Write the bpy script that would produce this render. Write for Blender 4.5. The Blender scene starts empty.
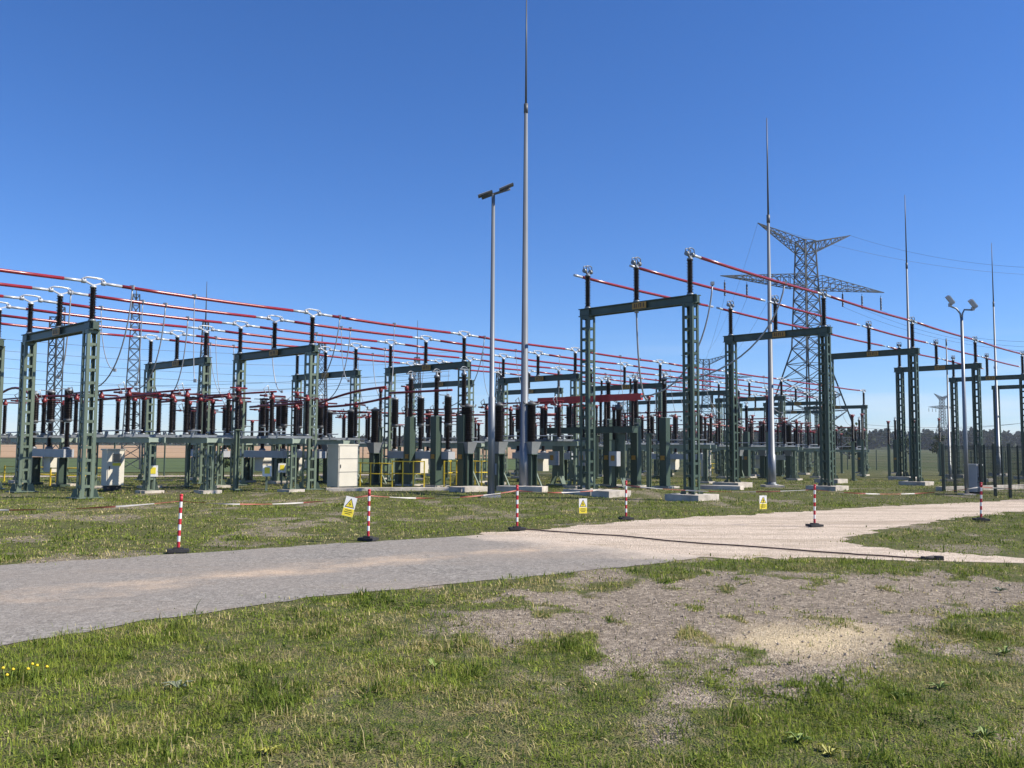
import bpy, math, random
import numpy as np
from mathutils import Vector, Matrix
random.seed(7); RNG = np.random.default_rng(11)
sc = bpy.context.scene
COL = sc.collection
R = math.radians
# ------------------------------------------------------------------ camera
F = 880.0; EYE = 1.8; W, H = 1024, 768
PITCH = math.atan(63 / F); ROLL = R(0.35)
CM = Matrix.Rotation(R(90) + PITCH, 3, 'X') @ Matrix.Rotation(ROLL, 3, 'Z')
cam_d = bpy.data.cameras.new('camera'); cam = bpy.data.objects.new('camera', cam_d); COL.objects.link(cam)
cam_d.sensor_width = 36; cam_d.lens = F / W * 36; cam_d.clip_start = 0.1; cam_d.clip_end = 6000
cam.matrix_world = Matrix.Translation((0, 0, EYE)) @ CM.to_4x4()
sc.camera = cam

def ray(x, y):
    return CM @ Vector(((x - 512) / F, -(y - 384) / F, -1))
def gz(Y):
    if Y < 38: return 0.0
    if Y < 90: return -0.01 * (Y - 38)
    if Y < 550: return -0.52 + 2.0 * (Y - 90) / 460
    return 1.48 + (Y - 550) * 0.003
def at_z(x, y, z):
    v = ray(x, y); t = (z - EYE) / v.z
    return Vector((v.x * t, v.y * t, z))
def ground(x, y):
    z = 0.0
    for _ in range(8):
        p = at_z(x, y, z); z = gz(p.y)
    return at_z(x, y, z)
def at_Y(x, y, Y):
    v = ray(x, y); t = Y / v.y
    return Vector((v.x * t, Y, EYE + v.z * t))

# ------------------------------------------------------------------ materials
def mat(name, col, rough=0.6, metal=0.0, var=0.12, scale=3.0, bump=0.0, spec=0.5, streak=False):
    m = bpy.data.materials.new(name); m.use_nodes = True
    nt = m.node_tree; b = nt.nodes['Principled BSDF']
    b.inputs['Roughness'].default_value = rough; b.inputs['Metallic'].default_value = metal
    b.inputs['Specular IOR Level'].default_value = spec
    tc = nt.nodes.new('ShaderNodeTexCoord'); n = nt.nodes.new('ShaderNodeTexNoise')
    n.inputs['Scale'].default_value = scale; n.inputs['Detail'].default_value = 5
    src = tc.outputs['Object']
    if streak:
        mp = nt.nodes.new('ShaderNodeMapping'); mp.inputs['Scale'].default_value = (1, 1, 0.15)
        nt.links.new(src, mp.inputs['Vector']); src = mp.outputs['Vector']
    nt.links.new(src, n.inputs['Vector'])
    r = nt.nodes.new('ShaderNodeValToRGB')
    r.color_ramp.elements[0].position = 0.3; r.color_ramp.elements[1].position = 0.7
    lo = [max(0, c * (1 - var)) for c in col]; hi = [min(1, c * (1 + var)) for c in col]
    r.color_ramp.elements[0].color = (*lo, 1); r.color_ramp.elements[1].color = (*hi, 1)
    nt.links.new(n.outputs['Fac'], r.inputs['Fac']); nt.links.new(r.outputs['Color'], b.inputs['Base Color'])
    if bump:
        bp = nt.nodes.new('ShaderNodeBump'); bp.inputs['Strength'].default_value = bump; bp.inputs['Distance'].default_value = 0.02
        n2 = nt.nodes.new('ShaderNodeTexNoise'); n2.inputs['Scale'].default_value = scale * 8
        nt.links.new(tc.outputs['Object'], n2.inputs['Vector'])
        nt.links.new(n2.outputs['Fac'], bp.inputs['Height']); nt.links.new(bp.outputs['Normal'], b.inputs['Normal'])
    return m
M = dict(
    green=mat('green_painted_steel', (0.115, 0.155, 0.112), 0.45, 0.0, 0.18, 2.5, streak=True),
    dgreen=mat('dark_green_painted_steel', (0.047, 0.076, 0.054), 0.45, 0, 0.18, 2.0, streak=True),  # dark paint of pedestals; on portals the tone paints in their shade
    lgreen=mat('pale_green_painted_steel', (0.27, 0.33, 0.27), 0.5, 0, 0.12, 2.5),
    galv=mat('galvanised_steel', (0.20, 0.22, 0.24), 0.42, 0.35, 0.12, 4, streak=True),
    lattice=mat('weathered_lattice_steel', (0.06, 0.07, 0.074), 0.55, 0.3, 0.15, 2),
    grey=mat('grey_enamel', (0.38, 0.40, 0.42), 0.5, 0, 0.08, 2),
    dgrey=mat('dark_grey_enamel', (0.09, 0.095, 0.1), 0.5, 0, 0.1, 2),
    brown=mat('brown_glazed_porcelain', (0.009, 0.0055, 0.005), 0.3, 0, 0.3, 4, spec=0.35),
    white=mat('bare_aluminium', (0.50, 0.52, 0.54), 0.35, 0.25, 0.06, 4),
    red=mat('red_insulating_sleeve', (0.25, 0.018, 0.024), 0.26, 0, 0.12, 3, spec=0.7),
    dred=mat('dull_red_paint', (0.17, 0.012, 0.014), 0.4, 0, 0.15, 3),
    yellow=mat('yellow_paint', (0.72, 0.52, 0.03), 0.5, 0, 0.12, 4),
    syellow=mat('sign_yellow', (0.85, 0.70, 0.05), 0.45, 0, 0.04, 6),
    swhite=mat('sign_white', (0.80, 0.80, 0.76), 0.5, 0, 0.04, 6),
    black=mat('black_print', (0.02, 0.02, 0.02), 0.5, 0, 0.1, 6),
    rubber=mat('black_rubber', (0.025, 0.025, 0.027), 0.75, 0, 0.25, 6, bump=0.2),
    orange=mat('ochre_plate', (0.42, 0.22, 0.03), 0.5, 0, 0.2, 8),
    concrete=mat('concrete', (0.46, 0.42, 0.36), 0.9, 0, 0.34, 1.8, bump=0.6),
    beige=mat('beige_enamel', (0.62, 0.59, 0.50), 0.5, 0, 0.06, 2),
    glass=mat('cabinet_window_glass', (0.10, 0.11, 0.12), 0.1, 0, 0.05, 2, spec=0.8),
    pwhite=mat('white_post_paint', (0.78, 0.77, 0.74), 0.5, 0, 0.08, 9),
    pred=mat('red_post_paint', (0.48, 0.02, 0.035), 0.5, 0, 0.15, 9),
    tred=mat('faded_red_tape', (0.30, 0.09, 0.06), 0.6, 0, 0.15, 2),
    hose=mat('brown_rubber_hose', (0.085, 0.052, 0.042), 0.7, 0, 0.25, 3),
    cable=mat('stranded_aluminium_cable', (0.33, 0.35, 0.37), 0.5, 0.3, 0.1, 20),
    wire=mat('weathered_line_wire', (0.12, 0.13, 0.14), 0.6, 0.3, 0.1, 20),
    fence=mat('dark_green_fence_coating', (0.010, 0.024, 0.020), 0.5, 0, 0.2, 4),
    bark=mat('bark', (0.09, 0.065, 0.045), 0.9, 0, 0.25, 6, bump=0.4),
    maroon=mat('dark_maroon_paint', (0.07, 0.010, 0.011), 0.4, 0, 0.2, 3),
    dtank=mat('weathered_grey_tank', (0.20, 0.215, 0.22), 0.55, 0, 0.2, 3),
    shroud=mat('bright_red_shroud', (0.50, 0.035, 0.03), 0.4, 0, 0.12, 3),
    tapew=mat('dusty_white_tape', (0.50, 0.48, 0.44), 0.6, 0, 0.1, 6),
    lens=mat('lamp_lens', (0.7, 0.72, 0.74), 0.15, 0, 0.03, 3),
    ygreen=mat('yellow_petals', (0.75, 0.55, 0.02), 0.6, 0, 0.1, 20),
)
def attr_mat(name, rough=0.7, sat_var=0.0, trans=0.0):
    m = bpy.data.materials.new(name); m.use_nodes = True; nt = m.node_tree; b = nt.nodes['Principled BSDF']
    b.inputs['Roughness'].default_value = rough; b.inputs['Specular IOR Level'].default_value = 0.1
    a = nt.nodes.new('ShaderNodeAttribute'); a.attribute_name = 'tint'
    n = nt.nodes.new('ShaderNodeTexNoise'); n.inputs['Scale'].default_value = 1.3
    mx = nt.nodes.new('ShaderNodeMix'); mx.data_type = 'RGBA'; mx.blend_type = 'MULTIPLY'; mx.inputs[0].default_value = 0.35
    g = nt.nodes.new('ShaderNodeTexCoord'); nt.links.new(g.outputs['Object'], n.inputs['Vector'])
    nt.links.new(a.outputs['Color'], mx.inputs[6]); nt.links.new(n.outputs['Fac'], mx.inputs[7])
    nt.links.new(mx.outputs[2], b.inputs['Base Color'])
    if trans:
        t = nt.nodes.new('ShaderNodeBsdfTranslucent'); ms = nt.nodes.new('ShaderNodeMixShader'); ms.inputs[0].default_value = trans
        nt.links.new(mx.outputs[2], t.inputs['Color']); out = nt.nodes['Material Output']
        nt.links.new(b.outputs[0], ms.inputs[1]); nt.links.new(t.outputs[0], ms.inputs[2]); nt.links.new(ms.outputs[0], out.inputs['Surface'])
    return m
M['leafy'] = attr_mat('tree_leaves', 0.7, trans=0.15)
M['blades'] = attr_mat('grass_blades', 0.6, trans=0.25)

# ------------------------------------------------------------------ mesh builder
class MB:
    def __init__(s): s.v = []; s.f = []; s.m = []; s.sm = []; s.cur = 0
    def add(s, vs, fs, smooth=False):
        o = len(s.v); s.v += [tuple(v) for v in vs]
        for f in fs: s.f.append(tuple(o + i for i in f)); s.m.append(s.cur); s.sm.append(smooth)
    def box(s, c, d, rz=0, tf=None):
        hx, hy, hz = d[0] / 2, d[1] / 2, d[2] / 2
        vs = [Vector((x, y, z)) for z in (-hz, hz) for y in (-hy, hy) for x in (-hx, hx)]
        if rz:
            rm = Matrix.Rotation(rz, 3, 'Z'); vs = [rm @ v for v in vs]
        if tf: vs = [tf @ v for v in vs]
        c = Vector(c); vs = [v + c for v in vs]
        s.add(vs, [(0, 2, 3, 1), (4, 5, 7, 6), (0, 1, 5, 4), (2, 6, 7, 3), (0, 4, 6, 2), (1, 3, 7, 5)]); return s
    def bar(s, p, q, w, h=None):
        p, q = Vector(p), Vector(q); d = q - p; L = d.length
        if L < 1e-6: return s
        h = h or w; z = d / L
        up = Vector((0, 0, 1)) if abs(z.z) < 0.95 else Vector((1, 0, 0))
        x = z.cross(up).normalized(); y = x.cross(z)
        vs = []
        for b in (p, q):
            for sx, sy in ((-1, -1), (1, -1), (1, 1), (-1, 1)): vs.append(b + x * (sx * w / 2) + y * (sy * h / 2))
        s.add(vs, [(0, 1, 2, 3), (7, 6, 5, 4), (0, 4, 5, 1), (1, 5, 6, 2), (2, 6, 7, 3), (3, 7, 4, 0)]); return s
    def tube(s, pts, r, n=8, cap=True):
        pts = [Vector(p) for p in pts]; rs = r if isinstance(r, (list, tuple)) else [r] * len(pts)
        vs = []; k = len(pts); prev = None
        for i, p in enumerate(pts):
            t = (pts[min(i + 1, k - 1)] - pts[max(i - 1, 0)]).normalized()
            if prev is None:
                up = Vector((0, 0, 1)) if abs(t.z) < 0.9 else Vector((1, 0, 0)); x = t.cross(up).normalized()
            else:
                x = (prev - t * prev.dot(t)).normalized()
            prev = x; y = t.cross(x)
            for j in range(n):
                a = 2 * math.pi * j / n; vs.append(p + (x * math.cos(a) + y * math.sin(a)) * rs[i])
        fs = []
        for i in range(k - 1):
            for j in range(n):
                fs.append((i * n + j, i * n + (j + 1) % n, (i + 1) * n + (j + 1) % n, (i + 1) * n + j))
        s.add(vs, fs, True)
        if cap:
            o = len(s.v) - len(vs)
            for base, rev in ((0, True), ((k - 1) * n, False)):
                f = tuple(o + base + j for j in range(n)); s.f.append(f[::-1] if rev else f); s.m.append(s.cur); s.sm.append(False)
        return s
    def lathe(s, prof, c=(0, 0, 0), n=12, smooth=True):
        c = Vector(c); vs = []; k = len(prof)
        for r, z in prof:
            for j in range(n):
                a = 2 * math.pi * j / n; vs.append(c + Vector((r * math.cos(a), r * math.sin(a), z)))
        fs = [(i * n + j, i * n + (j + 1) % n, (i + 1) * n + (j + 1) % n, (i + 1) * n + j) for i in range(k - 1) for j in range(n)]
        s.add(vs, fs, smooth)
        o = len(s.v) - len(vs)
        s.f.append(tuple(o + j for j in range(n))[::-1]); s.m.append(s.cur); s.sm.append(False)
        s.f.append(tuple(o + (k - 1) * n + j for j in range(n))); s.m.append(s.cur); s.sm.append(False)
        return s
    def quad(s, a, b, c, d): s.add([a, b, c, d], [(0, 1, 2, 3)]); return s
    def build(s, name, mats, parent=None, loc=None, bevel=0):
        me = bpy.data.meshes.new(name); me.from_pydata(s.v, [], s.f)
        for m in (mats if isinstance(mats, (list, tuple)) else [mats]): me.materials.append(m)
        me.polygons.foreach_set('material_index', s.m); me.polygons.foreach_set('use_smooth', s.sm); me.update()
        o = bpy.data.objects.new(name, me); COL.objects.link(o)
        if parent: o.parent = parent
        if loc is not None: o.location = loc
        return o
def tag(o, label=None, cat=None, group=None, kind=None):
    if label: o['label'] = label
    if cat: o['category'] = cat
    if group: o['group'] = group
    if kind: o['kind'] = kind
    return o
KIDS = {}
def empty(name, loc=(0, 0, 0), rz=0):
    o = bpy.data.objects.new(name, None); COL.objects.link(o); o.location = loc; o.rotation_euler = (0, 0, rz)
    o.empty_display_size = 0.2; return o
def copy_tree(o, parent=None, kids=None):
    kids = kids if kids is not None else children_map()
    c = o.copy(); COL.objects.link(c)
    if parent: c.parent = parent
    for ch in kids.get(o.name, []): copy_tree(ch, c, kids)
    return c
def children_map():
    d = {}
    for o in COL.objects:
        if o.parent: d.setdefault(o.parent.name, []).append(o)
    return d
ORD = ['nearest', 'second', 'third', 'fourth', 'fifth', 'sixth', 'seventh', 'eighth', 'ninth', 'tenth']

# ------------------------------------------------------------------ shared shapes
def insulator_mb(mb, h, r, z0=0, c=(0, 0), sheds=None, n=12, core=0.62):
    sheds = sheds or max(5, int(h / 0.052)); p = [(r * core, z0)]
    st = h / sheds
    for i in range(sheds):
        z = z0 + i * st; rr = r if i % 2 == 0 else r * 0.86
        p += [(r * core, z + st * .25), (rr, z + st * .45), (rr * .97, z + st * .55), (r * core, z + st * .85)]
    p.append((r * core, z0 + h))
    mb.lathe(p, (c[0], c[1], 0), n); return mb
def battened(mb, x, y, z0, z1, w, leg, pitch, bh, t=0.014):
    h = z1 - z0; zc = (z0 + z1) / 2
    for sx in (-1, 1):
        for sy in (-1, 1):
            mb.box((x + sx * (w / 2 - t / 2), y + sy * (w / 2 - leg / 2), zc), (t, leg, h))
            mb.box((x + sx * (w / 2 - leg / 2 - t / 2 - .001), y + sy * (w / 2 - t / 2), zc), (leg - t - .002, t - .002, h))
    k = max(2, int(round(h / pitch)))
    for i in range(k + 1):
        z = z0 + bh / 2 + (h - bh) * i / k
        hh = bh * 1.4 if i in (0, k) else bh
        for s_ in (-1, 1):
            mb.box((x + s_ * (w / 2 - t * 1.5), y, z), (t * .8, w - 2 * t - .004, hh))
            mb.box((x, y + s_ * (w / 2 - t * 1.5), z), (w - 5 * t, t * .8, hh))
    return mb
def gussets(mb, x, y, z, w):
    for sx in (-1, 1):
        for sy in (-1, 1):
            a = Vector((x + sx * w / 2, y + sy * w / 2, z + .28)); b = Vector((x + sx * (w / 2 + .07), y + sy * (w / 2 + .07), z + .02))
            mb.bar(a, b, .02, .14)

# ------------------------------------------------------------------ steel portals
def make_portal(Hb, Wd, arch, ins_h=1.30):
    root = empty('busbar_portal')
    for y in (0, Wd):
        cb = MB(); battened(cb, 0, y, -0.5, Hb - .31, .42, .108, .44, .09); gussets(cb, 0, y, 0.02, .42)
        col = cb.build('column', M['dgreen'] if arch < 1 else M['green'], root)  # tall portals take the darker copy, shade put into the colour
        MB().box((0, y, .035), (.86, .86, .03)).build('base_plate', M['dgreen'] if arch < 1 else M['green'], col)
        hgt = .30 if arch < 1 else .1
        fb = MB(); fb.box((0, y, hgt / 2 - .36 + .02 - .02), (1.35, 1.35, .7 + hgt - .34 - .0))
        f = fb.build('footing', M['concrete'], root)
        f.location.z = -.04 if arch >= 1 else .08
    bm = MB(); bm.box((0, Wd / 2, Hb - .155), (.18, Wd + .66, .25))
    for sx in (-1, 1):
        bm.box((sx * .13, Wd / 2, Hb - .015), (.26 - .18 + .02, Wd + .66, .03)); bm.box((sx * .13, Wd / 2, Hb - .295), (.1, Wd + .66, .03))
    bm.box((0, 0, Hb - .16), (.34, .40, .22)); bm.box((0, Wd, Hb - .16), (.34, .40, .22))
    beam = bm.build('beam', M['dgreen'], root)  # beam colour darkened to stand for its shade side
    pl = MB()
    for sx in (-1, 1):
        pl.box((sx * .19, Wd / 2 - .25, Hb - .16), (.02, .62, .24))
    plate = pl.build('phase_plate', M['orange'], beam)
    ck = MB()
    for sx in (-1, 1):
        for k, dy in enumerate((-.2, -.08, .0, .12, .2)):
            ck.box((sx * .203, Wd / 2 - .25 + dy, Hb - .16), (.006, .035, .15))
        ck.box((sx * .203, Wd / 2 - .29, Hb - .10), (.005, .12, .03))
    ck.build('plate_marking', M['black'], beam)
    for y in (0.0, Wd / 2, Wd):
        ib = MB(); ib.lathe([(.13, Hb), (.13, Hb + .05), (.09, Hb + .09)], (0, y, 0), 12)
        ib.cur = 1; insulator_mb(ib, ins_h - .12, .125, Hb + .08, (0, y), n=12)
        ins = ib.build('insulator', [M['galv'], M['brown']], root)
        cl = MB(); zt = Hb + ins_h - .04
        cl.lathe([(.11, zt), (.11, zt + .05), (.05, zt + .07), (.05, zt + .12)], (0, y, 0), 10)
        s_ = .33 * arch if arch >= 1 else .18
        zb = Hb + ins_h + .16
        for sx in (-1, 1):
            cl.lathe([(.075, -.07), (.085, -.06), (.085, .06), (.075, .07)], (0, 0, 0), 10)
            vs = cl.v[-40:]; del cl.v[-40:]
            cl.v += [(sx * s_ + v[2], y + v[0], zb + v[1]) for v in vs]
            cl.bar((0, y, zt + .08), (sx * (s_ - .04), y, zb), .07, .05)
            for dy in (-.07, .07):
                n_ = 8; pts = []
                for i in range(n_ + 1):
                    a = math.pi * i / n_
                    xx = s_ * (1 if abs(math.cos(a)) > .99 else .93) * max(-.9, min(.9, math.cos(a))) / .9; zz = (0.11 if arch >= 1 else .18) * (max(0, math.sin(a)) ** .28)
                    pts.append((xx, y + dy, zb + .03 + zz))
                if sx > 0: cl.tube(pts, .02, 6)
        cl.build('expansion_clamp', M['white'] if arch >= 1 else M['galv'], ins)
    return root

ANG_L = R(48.4); ANG_R = R(46.5)
dL = Vector((math.cos(ANG_L), math.sin(ANG_L), 0)); nL = Vector((-math.sin(ANG_L), math.cos(ANG_L), 0))
dR = Vector((math.cos(ANG_R), math.sin(ANG_R), 0)); nR = Vector((-math.sin(ANG_R), math.cos(ANG_R), 0))
HL, WL, INS_L = 5.94, 5.48, 1.19
HR, WR, INS_R = 7.2, 4.63, 1.32
B1 = Vector((-14.2, 29.5, 0)); SP = 8.92
B2 = Vector((-14.5, 41.4, 0)) - dL * 0.0
R0 = Vector((6.3, 30.9, 0))
protoL = make_portal(HL, WL, 1.0, INS_L); protoR = make_portal(HR, WR, 0.5, INS_R)
cm = children_map(); used = set()
def place_portal(proto, p, rz, label, group):
    if proto.name not in used: used.add(proto.name); o = proto
    else: o = copy_tree(proto, None, cm)
    o.location = (p.x, p.y, 0); o.rotation_euler = (0, 0, rz); tag(o, label, 'portal frame', group)
    g = gz(p.y)
    kk = children_map().get(o.name, [])
    for c in kk:
        if c.name.startswith('footing'): c.location.z += g
    return o
front = [B1 + dL * (SP * i) for i in range(-1, 9)]
rear = [B2 + dL * (SP * i) for i in range(-1, 9)]
right = [R0 + dR * (11.0 * i) for i in range(0, 6)]
tall = [R0 + dR * (11.0 * i) for i in range(6)]
fl = ['low green portal beyond the left edge, ahead of the front row', 'large low green portal left of the beige cabinet, first in the front row',
      'low green portal behind the grey cabinet, second of the front row',
      'low green portal behind the yellow railing, third of the front row',
      'low green portal just right of the tall lightning mast, fourth of the front row',
      'low green portal showing between the first tall portal\'s columns, fifth of the front row',
      'low green portal past the first tall portal, sixth of the front row',
      'low green portal beyond the second tall portal, seventh of the front row',
      'low green portal between second tall portal and big pylon, eighth of the front row',
      'last low green portal against the far field, ninth of the front row']
for i, p in enumerate(front): place_portal(protoL, p, ANG_L, fl[i], 'low portals of the front busbar row')
rl = ['low green portal cut by the left edge, ahead of the rear row', 'small low green portal behind the beige cabinet, first of the rear row',
      'low green portal behind the grey cabinet, second of the rear row',
      'low green portal seen past the lamp post, third of the rear row',
      'low green portal behind the lightning mast, fourth of the rear row',
      'distant low green portal, fifth of the rear row', 'distant low green portal, sixth of the rear row',
      'distant low green portal, seventh of the rear row', 'distant low green portal, eighth of the rear row', 'farthest low green portal, last of the rear row']
for i, p in enumerate(rear): place_portal(protoL, p, ANG_L, rl[i], 'low portals of the rear busbar row')
tl = ['tall dark green portal nearest the gravel track, standing on white concrete blocks',
      'tall dark green portal just beyond the grey lightning mast, second of the tall row',
      'tall dark green portal left of the fence corner, third of the tall row',
      'tall dark green portal behind the twin floodlight pole, fourth of the tall row',
      'tall dark green portal behind the mesh fence, fifth of the tall row',
      'farthest tall dark green portal at the edge, sixth of the tall row']
for i, p in enumerate(tall): place_portal(protoR, p, ANG_R, tl[i], 'tall portals along the track')

# ------------------------------------------------------------------ busbars
def busbar(points, z, arch_gap, label, group, d, start_free=False):
    """tubes from support to support: bare aluminium ends, red sleeve between."""
    root = empty('busbar', (points[0].x, points[0].y, 0))
    o = Vector((points[0].x, points[0].y, 0))
    for a, b in zip(points[:-1], points[1:]):
        A = Vector((a.x, a.y, z)) - o; B = Vector((b.x, b.y, z)) - o; u = (B - A).normalized()
        L = (B - A).length; e = .5 if arch_gap < .3 else .62
        A1, B1_ = A + u * arch_gap, B - u * arch_gap
        f = lambda t: A + u * t + Vector((0, 0, -.05 * math.sin(math.pi * t / L)))
        MB().tube([f(arch_gap), f(arch_gap + e)], .052, 8).build('bare_end', M['white'], root)
        MB().tube([f(L - arch_gap - e), f(L - arch_gap)], .052, 8).build('bare_end', M['white'], root)
        k = 5; t0, t1 = arch_gap + e, L - arch_gap - e
        MB().tube([f(t0 + (t1 - t0) * i / k) for i in range(k + 1)], .06, 8).build('red_sleeve', M['red'], root)
    return tag(root, label, 'busbar', group)
names3 = ['camera-side', 'middle', 'far-side']
for j, off in enumerate((0, WL / 2, WL)):
    pts = front
    busbar([p + nL * off for p in pts], HL + INS_L + .16, .35,
           'long red sleeved busbar on the %s insulators of the front low portals' % names3[j], 'red busbars', dL)
    pts = rear
    busbar([p + nL * off for p in pts], HL + INS_L + .16, .35,
           'long red sleeved busbar on the %s insulators of the rear low portals' % names3[j], 'red busbars', dL)
    pts = tall
    busbar([p + nR * off for p in pts], HR + INS_R + .16, .20,
           'high red sleeved busbar on the %s insulators of the tall portals' % names3[j], 'red busbars', dR)

# ------------------------------------------------------------------ disconnectors
def make_disconnector(L=5.5, poles=3):
    root = empty('disconnector')
    for y in (0.25, L - .25):
        lb = MB(); battened(lb, 0, y, -.4, 1.86, .27, .07, .42, .09); gussets(lb, 0, y, 0, .27)
        leg = lb.build('leg', M['green'], root)
        MB().box((0, y, .0), (.75, .75, .16)).build('footing', M['concrete'], root)
    bm = MB()
    for sx in (-1, 1):
        bm.box((sx * .30, L / 2, 1.96), (.05, L + .4, .2)); bm.box((sx * .345, L / 2, 2.05), (.04, L + .4, .02))
    for i in range(5): bm.box((0, .1 + (L - .2) * i / 4, 1.96), (.54, .12, .16))
    bm.build('beam', M['lgreen'], root)
    MB().tube([(-.55, -.1, 2.32), (-.55, L + .1, 2.32)], .028, 6).build('operating_rod', M['white'], root)
    for k in range(poles):
        y = .45 + (L - .9) * k / (poles - 1)
        rb = MB(); rb.box((0, y, 2.12), (2.1, .2, .09)); rb.box((-.6, y, 2.22), (.1, .1, .14))
        rail = rb.build('pole_base', M['galv'], root)
        for x in (-.85, .85):
            ib = MB(); ib.lathe([(.11, 2.165), (.11, 2.23), (.07, 2.26)], (x, y, 0), 10); ib.cur = 1
            insulator_mb(ib, 1.32, .115, 2.25, (x, y), n=10)
            ib.build('insulator', [M['galv'], M['brown']], root)
        for x in (-.85, .85):
            ab = MB(); ab.tube([(x - .55 if x < 0 else x - .62, y, 3.70), (x + .62 if x < 0 else x + .55, y, 3.70)], .035, 8); ab.box((x - .3, y, 3.70), (.1, .1, .1))
            ab.build('contact_arm', M['maroon'], root)
            cb = MB(); cb.lathe([(.1, 3.58), (.11, 3.60), (.11, 3.68), (.07, 3.72), (.05, 3.82)], (x, y, 0), 10); cb.build('red_cap', M['dred'], root)
        tb = MB(); tb.box((1.05, y, 3.70), (.28, .07, .05)); tb.build('terminal_pad', M['dgrey'], root)
        tb = MB(); tb.box((-1.05, y, 3.70), (.28, .07, .05)); tb.tube([(-1.1, y, 3.72), (-1.25, y, 3.95), (-1.05, y, 4.1), (-.95, y, 3.74)], .02, 6)
        tb.build('terminal_pad', M['white'] if k == 0 else M['dgrey'], root)
    MB().tube([(-.85, .2, 3.86), (-.85, L - .2, 3.86)], .038, 8).build('red_bar', M['dred'], root)
    return root
protoD = make_disconnector(); cmD = children_map()
def place(proto, cmap, p, rz, label, cat, group):
    key = proto.name
    if key not in used: used.add(key); o = proto
    else: o = copy_tree(proto, None, cmap)
    o.location = (p.x, p.y, gz(p.y) + .02); o.rotation_euler = (0, 0, rz); tag(o, label, cat, group); return o
DG = 'three pole disconnectors'
A0 = Vector((-13.35, 33, 0)) ; 
fa = ['behind the beige cabinet, nearest in its row', 'right behind the grey cabinet', 'behind the three current transformers',
      'behind the first tall portal\'s far column', 'behind the pair of voltage transformers', 'beyond the first tall portal\'s near column',
      'far off beside the grey lightning mast', 'farthest of the front row']
for i in range(8):
    place(protoD, cmD, A0 + dL * (SP * i), ANG_L, 'green three pole disconnector under the front busbars, ' + fa[i], 'disconnector', DG)
fb_ = ['leftmost, partly behind the first front portal', 'seen between first and second front portals', 'seen past the grey cabinet',
       'seen between breaker poles and lamp post', 'fifth along its row', 'sixth along its row', 'seventh along its row', 'last along its row']
for i in range(8):
    place(protoD, cmD, A0 + nL * 7.9 + dL * (SP * i), ANG_L, 'green three pole disconnector under the rear busbars, ' + fb_[i], 'disconnector', DG)
place(protoD, cmD, ground(295, 492), ANG_L + R(3), 'green three pole disconnector on short legs left of the grey cabinet', 'disconnector', DG)
place(protoD, cmD, ground(211, 493) , ANG_L - R(2), 'green three pole disconnector between first and second front portals, foremost there', 'disconnector', DG)
place(protoD, cmD, Vector((22, 63, 0)), ANG_R, 'low far disconnector beside the second tall portal, under a thin red bar', 'disconnector', DG)
place(protoD, cmD, Vector((28.5, 71, 0)), ANG_R, 'far disconnector seen between the big pylon and second tall portal', 'disconnector', DG)

# ------------------------------------------------------------------ circuit breakers
def make_breaker(L=3.9):
    root = empty('circuit_breaker')
    for y in (.5, L - .5):
        lb = MB()
        for sx in (-1, 1): lb.box((sx * .16, y, .53), (.02, .24, 1.34))
        lb.box((0, y, .53), (.30, .02, 1.34)); lb.box((0, y, 0.03), (.55, .5, .1))
        lb.build('leg', M['dgreen'], root)
    MB().box((0, L / 2, 1.40), (.42, L + .3, .34)).build('drive_beam', M['grey'], root)
    db = MB(); db.box((.36, L * .62, .95), (.5, .75, .8)); db.box((.625, L * .62, .95), (.03, .66, .7))
    db.build('drive_cabinet', M['beige'], root)
    hb = MB(); hb.box((.648, L * .62 + .22, .95), (.02, .04, .16)); hb.build('handle', M['black'], root)
    for y in (.12, L / 2, L - .12):
        pb = MB(); pb.lathe([(.16, 1.575), (.16, 1.64), (.1, 1.68)], (0, y, 0), 12); pb.cur = 1
        insulator_mb(pb, 1.05, .135, 1.66, (0, y), n=12)
        pole = pb.build('support_insulator', [M['galv'], M['brown']], root)
        hb = MB(); hb.lathe([(.12, 2.72), (.17, 2.76), (.17, 2.86), (.12, 2.9)], (0, y, 0), 12); hb.box((.3, y, 2.81), (.4, .1, .04))
        hb.build('flange', M['dgrey'], pole)
        ib = MB(); insulator_mb(ib, 1.15, .21, 2.88, (0, y), n=12, core=.75); ub = ib.build('interrupter', M['brown'], root)
        tb = MB(); tb.lathe([(.17, 4.03), (.17, 4.10), (.07, 4.12), (.05, 4.2)], (0, y, 0), 12); tb.box((-.28, y, 4.13), (.45, .1, .035))
        tb.build('terminal', M['galv'], ub)
    return root
protoB = make_breaker(); cmB = children_map()
BG = 'three pole circuit breakers'
def ng(x, y): return ground(x, y)
place(protoB, cmB, ng(449, 487), ANG_L, 'grey beamed circuit breaker with three fat poles behind yellow railing', 'circuit breaker', BG)
place(protoB, cmB, ng(66, 487), ANG_L, 'grey circuit breaker behind the first portal, its fat poles between its columns', 'circuit breaker', BG)
place(protoB, cmB, ng(284, 484), ANG_L, 'grey circuit breaker beyond the second front portal, left of the grey cabinet', 'circuit breaker', BG)
place(protoB, cmB, Vector((3.2, 47.5, 0)), ANG_L, 'grey circuit breaker behind the tall lightning mast', 'circuit breaker', BG)
place(protoB, cmB, Vector((12.2, 56.5, 0)), ANG_L, 'grey circuit breaker in the gap between first and second tall portals', 'circuit breaker', BG)
place(protoB, cmB, Vector((-24.6, 38.5, 0)), ANG_L, 'grey circuit breaker cut by the left edge', 'circuit breaker', BG)
place(protoB, cmB, Vector((-9.6, 44.5, 0)), ANG_L, 'grey circuit breaker far behind the grey cabinet', 'circuit breaker', BG)

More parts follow.
